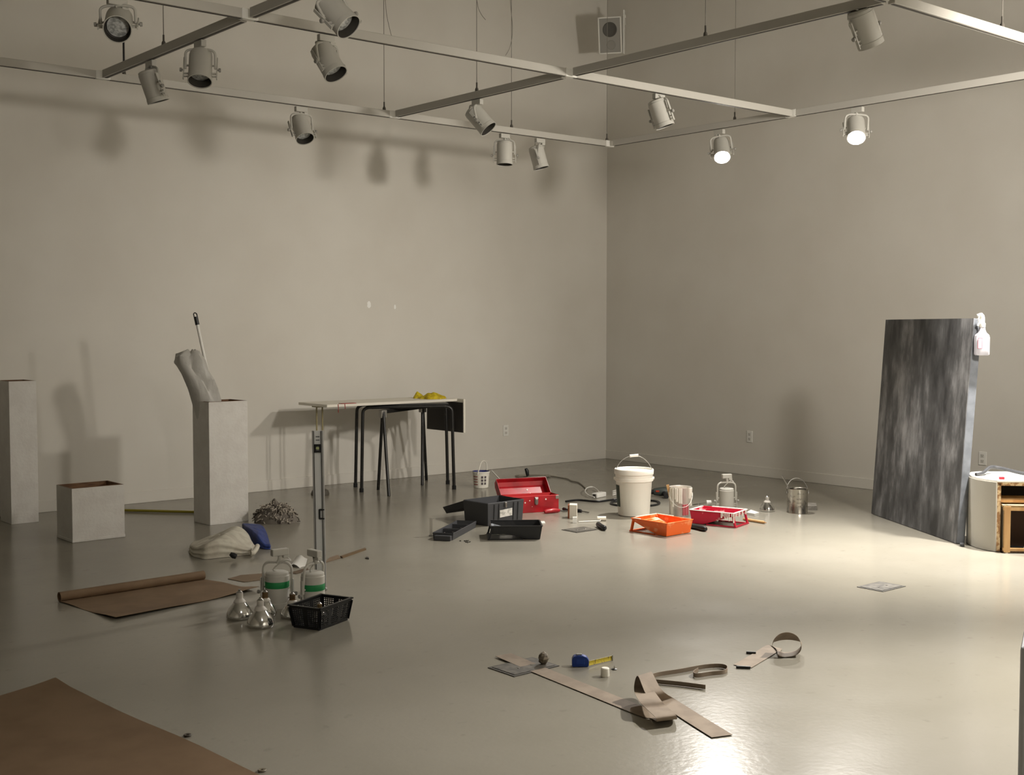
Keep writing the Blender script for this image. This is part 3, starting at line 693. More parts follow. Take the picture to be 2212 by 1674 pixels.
# ------------------------------------------------------------------ left side bits: cloths, mop head, yellow stick, strips
def px_out(pts, z=0): return [fl(x, y, z) for x, y in pts]
m_cloth = mat('canvas_cloth', (200, 196, 182), .85, c2=(184, 178, 164), scale=14, bump=.3, bscale=30)
def dense(pts, n=3):
    out = []
    for i in range(len(pts)):
        for k in range(n): out.append(pts[i].lerp(pts[(i+1) % len(pts)], k/n))
    return out
def drape(name, m, label, cat, out, hf, seed, folds=0., parts=None, nz=.012):
    """heap of folded cloth: steep rounded rim with stacked fold lines, top following hf(local right, local forward)"""
    out = dense(out, 4); n = len(out); c = sum(out, V())/n; rows = []
    for i in range(15):
        row = []
        for k in range(n):
            o_ = out[k]-c; d_ = o_.normalized()
            if i <= 8:      # rim
                z = i/8; r_ = 1-.06*z*z+.035*math.sin(z*PI*2*folds+k*.21)*(1 if 0 < i < 8 else 0)
            else: r_ = .94*(1-((i-8)/6.5)); z = 1.
            p = o_*r_; H_ = hf(p.dot(RT), p.dot(FW))
            zz = H_*z*(1-.22*abs(mnoise.noise(V((p.dot(RT)*7+seed, p.dot(FW)*15, z*2+seed)))))+(nz*mnoise.noise(V((p.x*24+seed, p.y*24, z*3+seed)))*z)
            row.append(V((p.x, p.y, max(zz, .002))))
        rows.append(row)
    mb = MB(); mb.grid(rows, True); mb.add(rows[-1], [tuple(range(n))]); mb.add(rows[0], [tuple(range(n-1, -1, -1))])
    return mb, V((c.x, c.y, 0))
def lerp_tab(tab, x):
    if x <= tab[0][0]: return tab[0][1]
    for (a, b), (c, d) in zip(tab, tab[1:]):
        if x <= c: return b+(d-b)*(x-a)/(c-a)
    return tab[-1][1]
mb, c = drape('fold', m_cloth, '', '', px_out([(407, 1192), (416, 1203), (442, 1209), (500, 1203), (544, 1198), (552, 1188), (540, 1178), (505, 1172), (450, 1176), (415, 1182)]),
              lambda r_, f_: lerp_tab(((-.19, .05), (-.02, .105), (.06, .145), (.11, .12), (.19, .055)), r_), 3, 2.6)
t = thing('drop_cloth', 'folded off-white canvas drop cloth with a black bundle tucked in', 'cloth', c)
mb.build('folded_canvas', m_cloth, t, smooth=2, sub=1)
k0 = fl(504, 1200, .035)-c; MB().tube([k0-RT*.02+V((0, 0, .012)), k0, k0+RT*.02-V((0, 0, .008))], [.012, .02, .016], 10).build('bundle', m_black, t, smooth=True)
rl = [fl(548, 1193, z_)-c for z_ in (.03,)][0]
MB().tube(smoothpath([rl+FW*.12+V((0, 0, .02)), rl+FW*.05+RT*.004+V((0, 0, .01)), rl-FW*.02, rl-FW*.035-RT*.012], 5), [.017]*16, 10).build('rolled_edge', m_cloth, t, smooth=True)
mb, c = drape('blue_tarp', None, '', '', px_out([(530, 1168), (556, 1183), (572, 1187), (586, 1187), (580, 1172), (562, 1158), (520, 1158)]), lambda r_, f_: lerp_tab(((-.10, .105), (.02, .095), (.10, .035)), r_), 8, 1.4, nz=.008)
tag(mb.build('blue_tarp', mat('blue_tarp', (42, 62, 128), .55, c2=(34, 50, 108), scale=16), loc=c, smooth=2, sub=1), 'folded dark blue tarp lying behind the off-white drop cloth', 'tarp')
# shaggy mop head
mc = fl(596, 1128); t = thing('dust_mop', 'shaggy grey mop head lying on floor beside the plinth', 'mop head', mc)
mb, c = blob(ell(V((0, 0, 0)), .17, .10, -YAW, 26), .12, seed=2, pw=4., wr=.4); mb.build('core', mat('mop_core', (112, 106, 98), .9), t, smooth=2)
def yarn(seed, n, name, m):
    R_ = random.Random(seed); mb = MB()
    for i in range(n):
        th = R_.uniform(0, 2*PI); r_ = math.sqrt(R_.random()); e = RT*math.cos(th)*.15*r_+FW*math.sin(th)*.09*r_
        z = .115*(1-r_**4)+.012; out = (e.normalized() if e.length > 1e-3 else RT); q = e+V((0, 0, z)); pts = [q]
        d = (out*.25+V((R_.uniform(-1, 1), R_.uniform(-1, 1), R_.uniform(-.4, .9)))).normalized()
        for k in range(5):
            q = q+d*R_.uniform(.007, .013); q = V((q.x, q.y, max(q.z, .008))); pts.append(q)
            d = (d+V((R_.uniform(-1, 1), R_.uniform(-1, 1), R_.uniform(-1.1, .3)))*.9).normalized()
        mb.tube(smoothpath(pts, 2), [.0042]*11, 5)
    o = mb.build(name, m, t, smooth=True); o['kind'] = 'stuff'
yarn(5, 420, 'pale_yarn', mat('yarn_pale', (168, 160, 148), .9)); yarn(9, 190, 'dark_yarn', mat('yarn_dark', (78, 72, 66), .9))
q0 = fl(548, 1110, .012)-mc; MB().tube([q0, fl(575, 1112, .03)-mc], .010, 8).build('socket', m_black, t, smooth=True)
a, b = fl(262, 1102, .012), fl(420, 1106, .012); o0 = V((a.x, a.y, 0))
tag(MB().tube([a-o0, b-o0], .011, 10).build('yellow_stick', mat('yellow_stick', (150, 138, 40), .5), loc=o0, smooth=True), 'long yellow stick lying behind the plinths along the wall', 'stick')
def slab(name, label, cat, pts, h, m, group=None, z=0.):
    w_ = px_out(pts); o0 = V((w_[0].x, w_[0].y, z)); return tag(MB().prism([(p.x-o0.x, p.y-o0.y) for p in w_], .0005, h).build(name, m, loc=o0), label, cat, group)
slab('paper_offcut', 'dull tan paper offcut lying behind the unrolled brown paper', 'paper strip', [(492, 1251), (528, 1258), (572, 1252), (572, 1239), (520, 1243)], .003, mat('tan_offcut', (122, 104, 84), .8))
slab('paper_offcut', 'dark tan paper offcut between the two green-taped spotlights', 'paper strip', [(625, 1238), (640, 1240), (668, 1232), (662, 1227)], .003, mat('tan_offcut2', (96, 80, 62), .8))
wp = px_out([(628, 1222), (655, 1229), (664, 1216), (640, 1210)])
rows = []
for i in range(5):
    rows.append([wp[0].lerp(wp[1], k/4).lerp(wp[3].lerp(wp[2], k/4), i/4)+V((0, 0, .004+.035*(i/4)**2*(.6+.4*k/4)+.012*math.sin(k*1.2))) for k in range(5)])
sheet('paper_scrap', 'crumpled white paper scrap behind the green-taped spotlights', rows, m_white)
slab('wood_sliver', 'thin brown wooden stick lying on floor behind the spirit level', 'stick', [(735, 1204), (788, 1186), (791, 1188), (740, 1206)], .010, mat('stick_brown', (104, 84, 58), .7))
slab('paper_offcut', 'small folded brown paper offcut by the foot of the spirit level', 'paper strip', [(702, 1216), (736, 1206), (730, 1200), (712, 1206)], .006, mat('tan_offcut', (122, 104, 84)))
slab('dirt_chip', 'tiny dark chip on the floor near the wooden stick', 'debris', [(789, 1207), (797, 1208), (796, 1205), (791, 1204)], .006, m_lampdark)
# ------------------------------------------------------------------ toolboxes
FR = fl(1207, 1104); FL_ = fl(1098, 1110.5); u = (FR-FL_); ln = u.length; rz = ang(u)
print('red toolbox length', ln)
t = thing('toolbox', 'red metal toolbox with open lid and steel latch', 'toolbox', FL_, rz)
dp, bh = .165, .135
mb = MB(); hollow(mb, ln, dp, bh, .004); mb.build('body', [m_red, m_redin], t, bev=.003)
# lid: trough folded back on the rear edge
la = math.radians(62); mb = MB()
Lm = M4.Translation((0, dp, bh)) @ M4.Rotation(-la+math.radians(0), 4, 'X')
mb.T = Lm
lh = .05; ld = .165
pf = [(0, 0), (0.0, -lh), (.03, -lh-.022), (ld-.03, -lh-.022), (ld, -lh), (ld, 0)]   # (along lid, depth): opening faces -z
def lidp(s_, x): return [V((x, a_*1.0, -b_-lh-.022)) for a_, b_ in pf]
mb.T = M4.Translation((0, dp, bh)) @ M4.Rotation(math.radians(46), 4, 'X')
prof = [(0, 0), (0, -.05), (.03, -.072), (ld-.03, -.072), (ld, -.05), (ld, 0)]
mb.grid([[V((0, a_, b_)) for a_, b_ in prof], [V((ln, a_, b_)) for a_, b_ in prof]])
for x in (0, ln): mb.add([V((x, a_, b_)) for a_, b_ in prof], [tuple(range(len(prof)))])
lid = mb.build('lid', m_red, t, solid=.003, off=0.)
h_ = MB(); h_.T = M4.Translation((0, dp, bh)) @ M4.Rotation(math.radians(46), 4, 'X')
h_.tube(smoothpath([(ln*.4, ld*.5, -.074), (ln*.41, ld*.5, -.1), (ln*.59, ld*.5, -.1), (ln*.6, ld*.5, -.074)], 4), .006, 8).build('handle', m_black, lid, smooth=True)
def latch(x, y, z, par, s_=1.):
    l_ = MB(); l_.box((x, y-.004, z), (.030*s_, .008, .055*s_)); l_.box((x, y-.010, z-.012*s_), (.018*s_, .008, .045*s_)); l_.tube([(x-.012*s_, y-.012, z+.018*s_), (x+.012*s_, y-.012, z+.018*s_)], .005*s_, 8)
    return l_.build('latch', m_steel, par, bev=.001)
latch(ln*.55, 0, bh-.035, t)
for x in (.006, ln-.022): MB().box((x+.008, -.002, bh-.016), (.03, .004, .028)).build('corner_guard', m_steel, t, bev=.001)
m_spl = mat('white_splat', (228, 222, 214), .5)
for x, z, r_ in ((ln*.74, .105, .007), (ln*.42, .10, .005), (ln*.33, .085, .006), (ln*.47, .05, .003)):
    MB().lathe([(0, .0012), (r_*.8, .001), (r_, 0)], 10, (x, -.0005, z), M4.Rotation(PI/2, 3, 'X')).build('paint_spot', m_spl, t)
for a_, x in ((.09, ln*.62), (.05, ln*.66)):
    q = MB(); q.T = M4.Translation((0, dp, bh)) @ M4.Rotation(math.radians(46), 4, 'X')
    q.lathe([(0, .002), (.006, .0016), (.008, 0)], 10, (x, a_, -.0695)).build('paint_spot', m_spl, lid)
# inner tray contents
MB().box((ln*.3, dp*.5, .07), (ln*.5, dp*.8, .05)).build('tray', m_redin, t, bev=.003)
# black-grey plastic toolbox
A = fl(1054, 1137); B = fl(1128, 1126); u = B-A; ln = u.length; rz = ang(u); dp = .27; bh = .175
t = thing('toolbox', 'dark grey plastic toolbox with lid folded back and paper label', 'toolbox', A, rz)
def taperbox(mb, w_, d_, h, th, fl2):
    o = [(0, 0), (w_, 0), (w_, d_), (0, d_)]
    def off(k, z): return [(x+(1 if x > 0 else -1)*k, y+(1 if y > 0 else -1)*k, z) for x, y in o]
    P = off(0, 0)+off(fl2, h)+off(fl2-th, h)+off(-th, .01)
    mb.add(P, [(3, 2, 1, 0)]+[(k, (k+1) % 4, 4+(k+1) % 4, 4+k) for k in range(4)]+[(12, 13, 14, 15)]+[(8+(k+1) % 4, 8+k, 12+k, 12+(k+1) % 4) for k in range(4)]+[(4+k, 4+(k+1) % 4, 8+(k+1) % 4, 8+k) for k in range(4)])
mb = MB(); taperbox(mb, ln, dp, bh, .005, .010); mb.build('body', m_grey, t, bev=.012)
for f_ in (.16, .29, .72, .85): MB().bar((ln*f_, -.002, .01), (ln*f_, -.012, bh-.012), .008, .005, up=(0, -1, 0)).build('rib', mat('rib_black', (34, 34, 36), .5), t)
latch(ln*.47, -.011, bh-.02, t, .7)
mb = MB(); mb.T = M4.Translation((ln*.5, -.0085, bh*.5)) @ M4.Rotation(math.radians(3.5), 4, 'X') @ M4.Rotation(math.radians(-3), 4, 'Y'); mb.box((0, 0, 0), (.13, .002, .058)); mb.build('paper_label', mat('sticker', (214, 212, 206), .6, c2=(176, 174, 168), scale=40, lo=.5, hi=.6), t)
mb = MB(); mb.T = M4.Translation((0, dp+.012, bh-.005)) @ M4.Rotation(math.radians(-17), 4, 'X')
mb.add([(0, 0, 0), (ln, 0, 0), (ln, .27, 0), (0, .27, 0), (.012, .012, -.055), (ln-.012, .012, -.055), (ln-.012, .255, -.055), (.012, .255, -.055)], [(4, 5, 6, 7), (0, 1, 5, 4), (1, 2, 6, 5), (2, 3, 7, 6), (3, 0, 4, 7)])
lid = mb.build('lid', mat('lid_black', (38, 39, 42), .5), t, solid=.004, bev=.006)
b = MB()
for x in (.02, ln-.02): b.box((x, dp*.5, bh*.72), (.012, dp*.9, .012))
b.build('inner_ledge', m_grey, t)
# lift-out tray
A = fl(934, 1169); B = fl(978, 1167); Cc = fl(1027, 1140); v = Cc-B; rz = ang(v); ln = v.length; wd = .145
t = thing('tool_tray', 'dark grey lift-out tool tray with divided compartments', 'tray', B, rz)
mb = MB(); taperbox(mb, ln, wd, .05, .003, .006); mb.build('body', m_grey, t, bev=.003)
for f_ in (.36, .40, .75): MB().box((ln*f_, wd/2, .028), (.004, wd-.01, .036)).build('divider', m_grey, t)
MB().box((-.02, wd*.45, .018), (.05, wd*.85, .036)).build('end_grip', m_grey, t, bev=.004)
R3 = random.Random(8)
for k in range(9):
    x, y = ln*R3.uniform(.08, .9), wd*R3.uniform(.2, .8); a_ = R3.uniform(0, 6); d2 = V((math.cos(a_), math.sin(a_), 0))*.022
    MB().tube([V((x, y, .018+.004*(k % 3)))-d2, V((x, y, .02+.006*(k % 3)))+d2], .0035, 6).build('loose_bit', m_steel if k % 3 else m_black, t)
# clear plastic scraper guard standing behind the tray
b0 = fl(931, 1158); t = thing('scraper_blade', 'thin clear plastic blade standing upright beside the tool tray', 'scraper', b0, ang(RT))
m_clear = mat('clear_plastic', (170, 166, 156), .25, alpha=.55)
h = hgt(b0, 1118); MB().box((0, 0, h/2), (.022, .006, h)).build('blade', m_clear, t, bev=.001); MB().box((.006, .012, h-.008), (.03, .03, .006)).build('top_lip', m_clear, t); MB().box((0, .01, .004), (.03, .05, .008)).build('foot', m_clear, t)
R4 = random.Random(5)
for k in range(7):
    p = fl(1002+R4.uniform(-8, 14), 1170+R4.uniform(-2, 3)); o = MB().box((0, 0, .003), (R4.uniform(.008, .022), .006, .006), M4.Rotation(R4.uniform(0, 3), 3, 'Z')).build('dirt_chip', m_lampdark, loc=V((p.x, p.y, 0))); tag(o, 'tiny dark dirt chip on floor in front of the tool tray', 'debris', 'dirt chips by the tool tray')
# ------------------------------------------------------------------ paint trays
def painttray(label, origin, ex, ln, wd, m, m_in, hr=.085, flip=False, rail=True, skirt=None):
    """local x: from the shallow legged end (0) to the deep well (ln)"""
    t = thing('paint_tray', label, 'paint tray', origin, ang(ex))
    def zbot(x):
        k = x/ln
        if k < .05: return hr-.02
        if k < .7: return hr-.02-(hr-.028)*(k-.05)/.65
        return .008
    ins = .012
    xs = [0, .02, .05*ln, .25*ln, .45*ln, .7*ln, .95*ln]
    # outer skin
    mb = MB()
    for sgn, y0 in ((1, 0), (-1, wd)):
        top = [V((x, y0, hr)) for x in [0]+xs[1:]+[ln]]; bot = [V((x, y0+sgn*ins, (min(skirt, zbot(min(x, .95*ln))-.004) if skirt else zbot(min(x, .95*ln))-.004))) for x in [0]+xs[1:]+[ln-.015]]
        mb.grid([top, bot])
    mb.add([(ln, 0, hr), (ln, wd, hr), (ln-.015, wd-ins, .004), (ln-.015, ins, .004)], [(0, 1, 2, 3)])
    mb.add([(0, 0, hr), (0, wd, hr), (0.004, wd-ins, hr-.024), (0.004, ins, hr-.024)], [(0, 1, 2, 3)])
    mb.build('shell', m, t, solid=.003)
    mb = MB()
    row = [[V((x, ins, zbot(x))), V((x, wd/2, zbot(x)-.001)), V((x, wd-ins, zbot(x)))] for x in xs]
    mb.grid(row)
    mb.build('ramp', m_in, t, solid=.003)
    r = MB()
    for a, b in (((-.004, 0), (ln+.004, 0)), ((-.004, wd), (ln+.004, wd)), ((0, 0), (0, wd)), ((ln, 0), (ln, wd))): r.bar((*a, hr), (*b, hr), .012, .006)
    r.build('rim', m, t, bev=.002)
    rb = MB()
    for k in range(7): x = ln*(.1+.08*k); rb.box((x, wd/2, zbot(x)+.002), (.006, wd*.75, .003))
    rb.build('ramp_ribs', m_in, t)
    for y in (.012, wd-.012):
        MB().bar((.012, y, hr-.005), (-.012, y, .004), .012, .02, up=(0, 1, 0)).build('leg', m, t)
        if rail: MB().box((ln*.30, y, .004), (ln*.66, .01, .008)).build('floor_runner', m, t)
    MB().box((-.012, wd/2, .005), (.02, wd, .008)).build('foot_bar', m, t)
    return t
m_or = mat('orange_plastic', (238, 104, 34), .4, c2=(246, 150, 96), scale=14, lo=.56, hi=.66)
m_orin = mat('orange_tray_paint', (246, 214, 178), .4, c2=(242, 112, 40), scale=9, lo=.45, hi=.55)
m_rd = mat('crimson_tray', (196, 24, 58), .4, c2=(236, 190, 194), scale=9, lo=.58, hi=.64)
m_rdin = mat('crimson_tray_paint', (240, 234, 228), .4, c2=(206, 40, 72), scale=6, lo=.56, hi=.62)
m_bkin = mat('black_tray_paint', (34, 36, 40), .35, c2=(150, 154, 160), scale=16, lo=.42, hi=.54)
L, M_, R_ = fl(1364, 1148), fl(1436, 1160), fl(1489, 1150)
e = (M_-L).normalized()
t = painttray('orange plastic paint tray smeared with pale paint', L, e, (M_-L).length+.02, .29, m_or, m_orin, .1)
for a_, b_ in (((-.004, .05), (-.004, .29)), ((0, .29), (.16, .29)), ((.02, 0), (.09, 0))): MB().bar((*a_, .1045), (*b_, .1045), .015, .005).build('paint_coat', mat('pale_paint', (244, 226, 204), .35), t, bev=.002)
L, M_, R_ = fl(1490, 1131), fl(1584, 1140), fl(1620, 1132)
e = (L-M_).normalized(); org = M_+(R_-M_)
t = painttray('crimson plastic paint tray with thick white paint drips', M_+V((e.y, -e.x, 0))*.26, e, (M_-L).length, .26, m_rd, m_rdin, .105)
ln_ = (M_-L).length; m_wet = mat('wet_white_paint', (240, 234, 226), .25)
cz = .105+.0045
for a_, b_ in (((-.006, .26), (ln_+.004, .26)), ((-.002, .0), (-.002, .262)), ((0, 0), (ln_*.8, 0)), ((ln_, .02), (ln_, .26))): MB().bar((*a_, cz), (*b_, cz), .016, .006).build('paint_coat', m_wet, t, bev=.002)
R7 = random.Random(2)
for k in range(7):
    y = .26+.004; x = -.004+ln_*.30*k/6*R7.uniform(.8, 1.1); l_ = R7.uniform(.02, .075)
    MB().tube([(x, y, cz), (x, y+.001, cz-l_*.5), (x, y-.002, cz-l_)], [.006, .0045, .006], 6).build('paint_drip', m_wet, t, smooth=True)
for k in range(4):
    y = .26*(.15+.25*k); l_ = R7.uniform(.015, .04); MB().tube([(-.008, y, cz), (-.008, y, cz-l_)], [.007, .005], 6).build('paint_drip', m_wet, t, smooth=True)
L, R_ = fl(1060, 1167), fl(1171, 1166); e = (R_-L).normalized()
painttray('black plastic paint tray with grey dried paint', L, e, (R_-L).length, .27, m_black, m_bkin, .10, skirt=.042)
# ------------------------------------------------------------------ pails and cans
p = fl(1369, 1112)
t = thing('pail', 'large white plastic pail with wire bail handle', 'bucket', p, ang(RT))
MB().lathe([(0, .004), (.118, .0), (.127, .006), (.146, .275), (.150, .28), (.156, .283), (.156, .305), (.151, .308), (.152, .335), (.159, .338), (.160, .372), (.156, .378), (.151, .374), (.146, .3), (.124, .012), (0, .012)], 48).build('body', m_bucket, t, smooth=True)
MB().lathe([(.146, .362), (.1, .365), (0, .366)], 40).build('lid_disc', m_bucket, t, smooth=True)
hp = [V((.158*math.cos(a_), 0, .30+.185*math.sin(a_))) for a_ in [PI*k/20 for k in range(21)]]
MB().tube(hp, .0028, 7).build('bail', m_steel, t, smooth=True)
MB().tube([(-.035, 0, .481), (.035, 0, .487)], .011, 10).build('grip', m_white, t, smooth=True)
for s_ in (-1, 1): MB().lathe([(0, .014), (.012, .012), (.014, 0)], 12, (s_*.152, 0, .30), M4.Rotation(s_*PI/2, 3, 'Y')).build('bail_ear', m_bucket, t)
MB().lathe([(.1345, .075), (.1465, .25)], 8, a0=PI*.98, a1=PI*1.17).build('printed_label', mat('label_green', (44, 66, 56), .5), t)
# pink-dripped paint can
def can(label, p, r, h, m, dr=None):
    t = thing('paint_can', label, 'paint can', p, ang(RT))
    MB().lathe([(0, .004), (r*.97, .004), (r*1.02, 0), (r*1.02, .006), (r, .010), (r, h-.012), (r*1.03, h-.008), (r*1.03, h), (r*.96, h), (r*.9, h-.006), (r*.86, h-.004), (r*.85, h-.02), (r*.97, h-.022), (r*.97, .02), (0, .018)], 40).build('body', m, t, smooth=True)
    for s_ in (-1, 1): MB().lathe([(0, .008), (.012, .007), (.013, 0)], 12, (s_*r, 0, h*.82), M4.Rotation(s_*PI/2, 3, 'Y')).build('bail_ear', m_steel, t)
    return t
p = fl(1469, 1113)
m_pink = mat('white_dripped_tin', (214, 206, 200), .4, c2=(206, 76, 84), scale=12, lo=.55, hi=.6, stretch=(1, 1, .3))
t = can('white paint can with red runs and a wooden stirrer', p, .088, .235, mat('pale_tin', (206, 200, 192), .3, .6))
R5 = random.Random(3)
for k in range(15):
    th = -PI/2+(k-7)*.2+R5.uniform(-.05, .05); l_ = R5.uniform(.03, .15); w_ = R5.uniform(.006, .012)
    d = V((math.cos(th), math.sin(th), 0)); red = k in (8, 9, 10)
    z1 = .10 if red else .228
    if red: l_ = .085
    MB().tube([d*.0885+V((0, 0, z1)), d*.0885+V((0, 0, z1-l_*.5)), d*.0882+V((0, 0, z1-l_))], [w_, w_*.8, w_*.9], 6).build('paint_run', mat('red_run', (206, 104, 112), .4) if red else m_bucket, t, smooth=True)
MB().lathe([(.084, .20), (0, .202)], 32).build('paint_surface', m_bucket, t)
a_ = at(1442, 1047, dep(p)-.02)-p; Ri = M4.Rotation(-ang(RT), 4, 'Z'); a_ = Ri @ a_; b_ = V((-.055, .0, .03))
MB().bar(b_, a_, .022, .005, up=(0, 1, 0)).build('stirrer', m_wood, t)
MB().tube([V((math.cos(x)*.095, -.03-.085*math.sin(x), .19-.11*math.sin(x))) for x in [PI*k/16 for k in range(17)]], .0022, 6).build('bail', m_white, t, smooth=True)
p = fl(1722, 1107)
t = can('bare tin paint can with raised bail and a brush inside', p, .085, .20, m_tin)
MB().tube([V((math.cos(x)*.09, .04*math.sin(x), .165+.115*math.sin(x))) for x in [PI*k/18 for k in range(19)]], .0024, 6).build('bail', m_steel, t, smooth=True)
a_ = Ri @ (at(1689, 1027, dep(p))-p); MB().tube([V((-.03, 0, .05)), V((-.068, 0, .20)), a_], [.005, .0045, .006], 8).build('brush_handle', m_steel, t, smooth=True)
R6 = random.Random(12); mb = MB()
for i in range(3):
    for k in range(4): mb.lathe([(0, .0006), (.005, .0004), (.006, 0)], 4, V((-.02+.013*k, 0, .12-.03*i))+V((0, -.0852, 0)), M4.Rotation(PI/2, 3, 'X') @ M4.Rotation(R6.uniform(0, 1), 3, 'Z'))
mb.build('embossed_mark', mat('tin_dark', (140, 134, 126), .4, .8), t)
slab('matchbox', 'small flat grey box lying beside the tin paint can', 'box', [(1745, 1102), (1764, 1102), (1763, 1095), (1744, 1094)], .035, mat('box_grey', (150, 146, 138), .6, c2=(120, 116, 110), scale=30))
# small tub
p = fl(1039, 1053)
t = thing('tub', 'small white plastic tub with blue inside and raised handle', 'tub', p, ang(RT))
MB().lathe([(0, .003), (.066, 0), (.07, .004), (.080, .14), (.084, .142), (.085, .155), (.082, .158)], 36).build('body', m_bucket, t, smooth=True)
MB().lathe([(.083, .158), (.078, .150), (.070, .06), (0, .058)], 36).build('inside', mat('tub_blue', (34, 44, 112), .45), t, smooth=True)
hp = smoothpath([(-.03, -.082, .135), (-.015, -.08, .19), (.005, -.04, .245), (.03, .03, .25), (.05, .07, .22), (.055, .075, .15)], 5)
MB().tube(hp, .005, 8).build('handle', m_bucket, t, smooth=True)
mk = mat('tub_print', (96, 88, 90), .5)
for ix, a0 in enumerate((-1.52, -1.12)):
    for iz in range(3):
        z = .035+iz*.03; r0 = .0715+z*.066; MB().lathe([(r0+.0016, z), (r0+.0016+.0015, z+.022)], 4, a0=a0, a1=a0+.25).build('printed_icon', mk, t)
for z in (.03, .055, .08, .105): r0 = .0715+z*.066; MB().lathe([(r0+.0016, z), (r0+.0028, z+.012)], 5, a0=-2.6, a1=-1.95).build('printed_block', mat('tub_print_red', (166, 120, 112), .5), t)
a, b = V(at(1055, 1022, dep(p)-.05)), fl(1087, 1036, .05)
s0 = fl(1092, 1040, .006); s1 = at(1056, 1021, dep(fl(1092, 1040))+.25); rt = V((s0.x, s0.y, 0))
a2 = p+V((RT.x*.07, RT.y*.07, .155)); 
tag(MB().bar(a2+RT*.03+V((0, 0, .008))-rt, fl(1090, 1047, .006)-rt, .014, .006).build('stir_stick', m_white, loc=rt), 'white plastic stir stick leaning on the small tub', 'stick')
# ------------------------------------------------------------------ cords, power block, drill
def cord(name, label, px, r, m, cat='cord', z=None):
    pts = [fl(x, y, (z or r)) if len(q) == 0 else fl(x, y, q[0]) for x, y, *q in px]; o0 = V((pts[0].x, pts[0].y, 0))
    return tag(MB().tube([p-o0 for p in smoothpath(pts, 6)], r, 7).build(name, m, loc=o0, smooth=True), label, cat)
m_cordg = mat('grey_cord', (140, 134, 122), .55)
coil = []
cc = fl(1150, 1031)
for k in range(34):
    th = 2*PI*k/16; r_ = .17+.012*math.sin(k*2.1); coil.append(cc+RT*r_*math.cos(th)+FW*r_*.55*math.sin(th)+V((0, 0, .008+.0055*(k/16))))
tail = [fl(x, y, .008) for x, y in ((1190, 1028), (1225, 1034), (1235, 1039), (1250, 1042), (1262, 1051), (1268, 1058))]
pts = coil+tail; o0 = V((cc.x, cc.y, 0))
t = thing('extension_cord', 'grey extension cord coiled behind the red toolbox', 'cord', o0)
MB().tube([p-o0 for p in smoothpath(pts, 3)], .0065, 7).build('cable', m_cordg, t, smooth=True)
q = fl(1140, 1028, .03)-o0; MB().tube([q, q+V((-.01, 0, .05)), q+RT*-.02+V((0, 0, .075))], [.016, .02, .014], 10).build('plug', m_black, t, smooth=True)
a = fl(1284, 1076, .0); b = fl(1314, 1070, .0); rt = a; t = thing('power_strip', 'white power block with looped white lead', 'power strip', rt, ang(b-a))
MB().box((.075, 0, .022), (.15, .06, .042)).build('block', m_white, t, bev=.006)
MB().box((.0, 0, .022), (.006, .03, .026)).build('socket', m_lampdark, t)
Rz = M4.Rotation(-ang(b-a), 4, 'Z')
lp_ = [Rz @ (fl(x, y, z)-rt) for x, y, z in ((1284, 1074, .02), (1272, 1070, .02), (1264, 1062, .03), (1268, 1054, .035), (1280, 1052, .03), (1290, 1058, .02), (1296, 1066, .03))]
MB().tube(smoothpath(lp_, 6), .006, 7).build('lead', m_white, t, smooth=True)
for i, yy in enumerate((1060, 1064, 1068)):
    cord('white_cable', 'white cord lying behind the large pail, strand %s' % ('nearest the wall', 'in the middle', 'closest to the power block')[i], ((1324, yy+1), (1332, yy-1), (1345, yy-3+i), (1372, yy-2)), .007, m_white)
cord('black_cable', 'thick black power cable snaking behind the white pail', ((1222, 1083), (1250, 1080), (1290, 1083), (1318, 1080), (1335, 1079), (1405, 1081), (1424, 1085), (1418, 1090), (1390, 1093), (1340, 1092), (1320, 1087), (1330, 1083), (1380, 1084)), .009, m_black)
MB_ = None
p = fl(1412, 1073); t = thing('power_drill', 'dark green power drill lying behind the large pail', 'drill', p, ang(RT))
MB().tube([(0, 0, .045), (.05, 0, .046), (.1, 0, .048), (.13, 0, .046)], [.03, .04, .042, .036], 14).build('motor_body', mat('drill_green', (58, 66, 62), .45), t, smooth=True)
MB().tube([(0.0, 0, .045), (-.05, 0, .042), (-.07, 0, .04)], [.022, .02, .012], 12).build('chuck', m_black, t, smooth=True)
MB().tube([(.085, 0, .04), (.095, -.08, .028), (.1, -.13, .026)], [.022, .022, .024], 10).build('handle', m_black, t, smooth=True)
MB().lathe([(0, .004), (.03, .003), (.036, 0)], 20, (.131, 0, .046), M4.Rotation(PI/2, 3, 'Y')).build('end_cap', mat('drill_cap', (106, 116, 112), .3), t, smooth=True)
MB().box((.03, -.036, .055), (.03, .01, .014)).build('switch', mat('switch_red', (170, 60, 30), .5), t)
# small hand tools
def tool(name, label, cat, a, b, r, m, m2=None, group=None, frac=.6):
    o0 = V((a.x, a.y, 0)); t = thing(name, label, cat, o0, 0, group); d = b-a
    pts = [a-o0+d*k for k in (0, .08, .2, .4, frac-.05, frac)]
    MB().tube(pts, [r*.7, r, r*1.05, r*.9, r, r*.7], 10).build('handle', m, t, smooth=True)
    MB().tube([a-o0+d*frac, b-o0], r*.35, 8).build('shank', m2 or m_steel, t, smooth=True)
    return t
tool('screwdriver', 'black handled screwdriver lying behind the white carton', 'screwdriver', fl(1232, 1100, .016), fl(1272, 1107, .008), .016, m_black)
tool('screwdriver', 'stubby black screwdriver beside the red toolbox end', 'screwdriver', fl(1216, 1099, .014), fl(1232, 1103, .01), .014, m_black, m_black)
p = fl(1230, 1118); q = fl(1246, 1120)
slab('carton', 'small white carton with wooden side standing on the lit floor', 'carton', [(1230, 1120), (1246, 1121), (1247, 1117), (1231, 1116)], .11, mat('carton_white', (226, 220, 206), .6))
a = V(fl(1230, 1120)); b = fl(1231, 1116); o0 = V((a.x, a.y, 0))
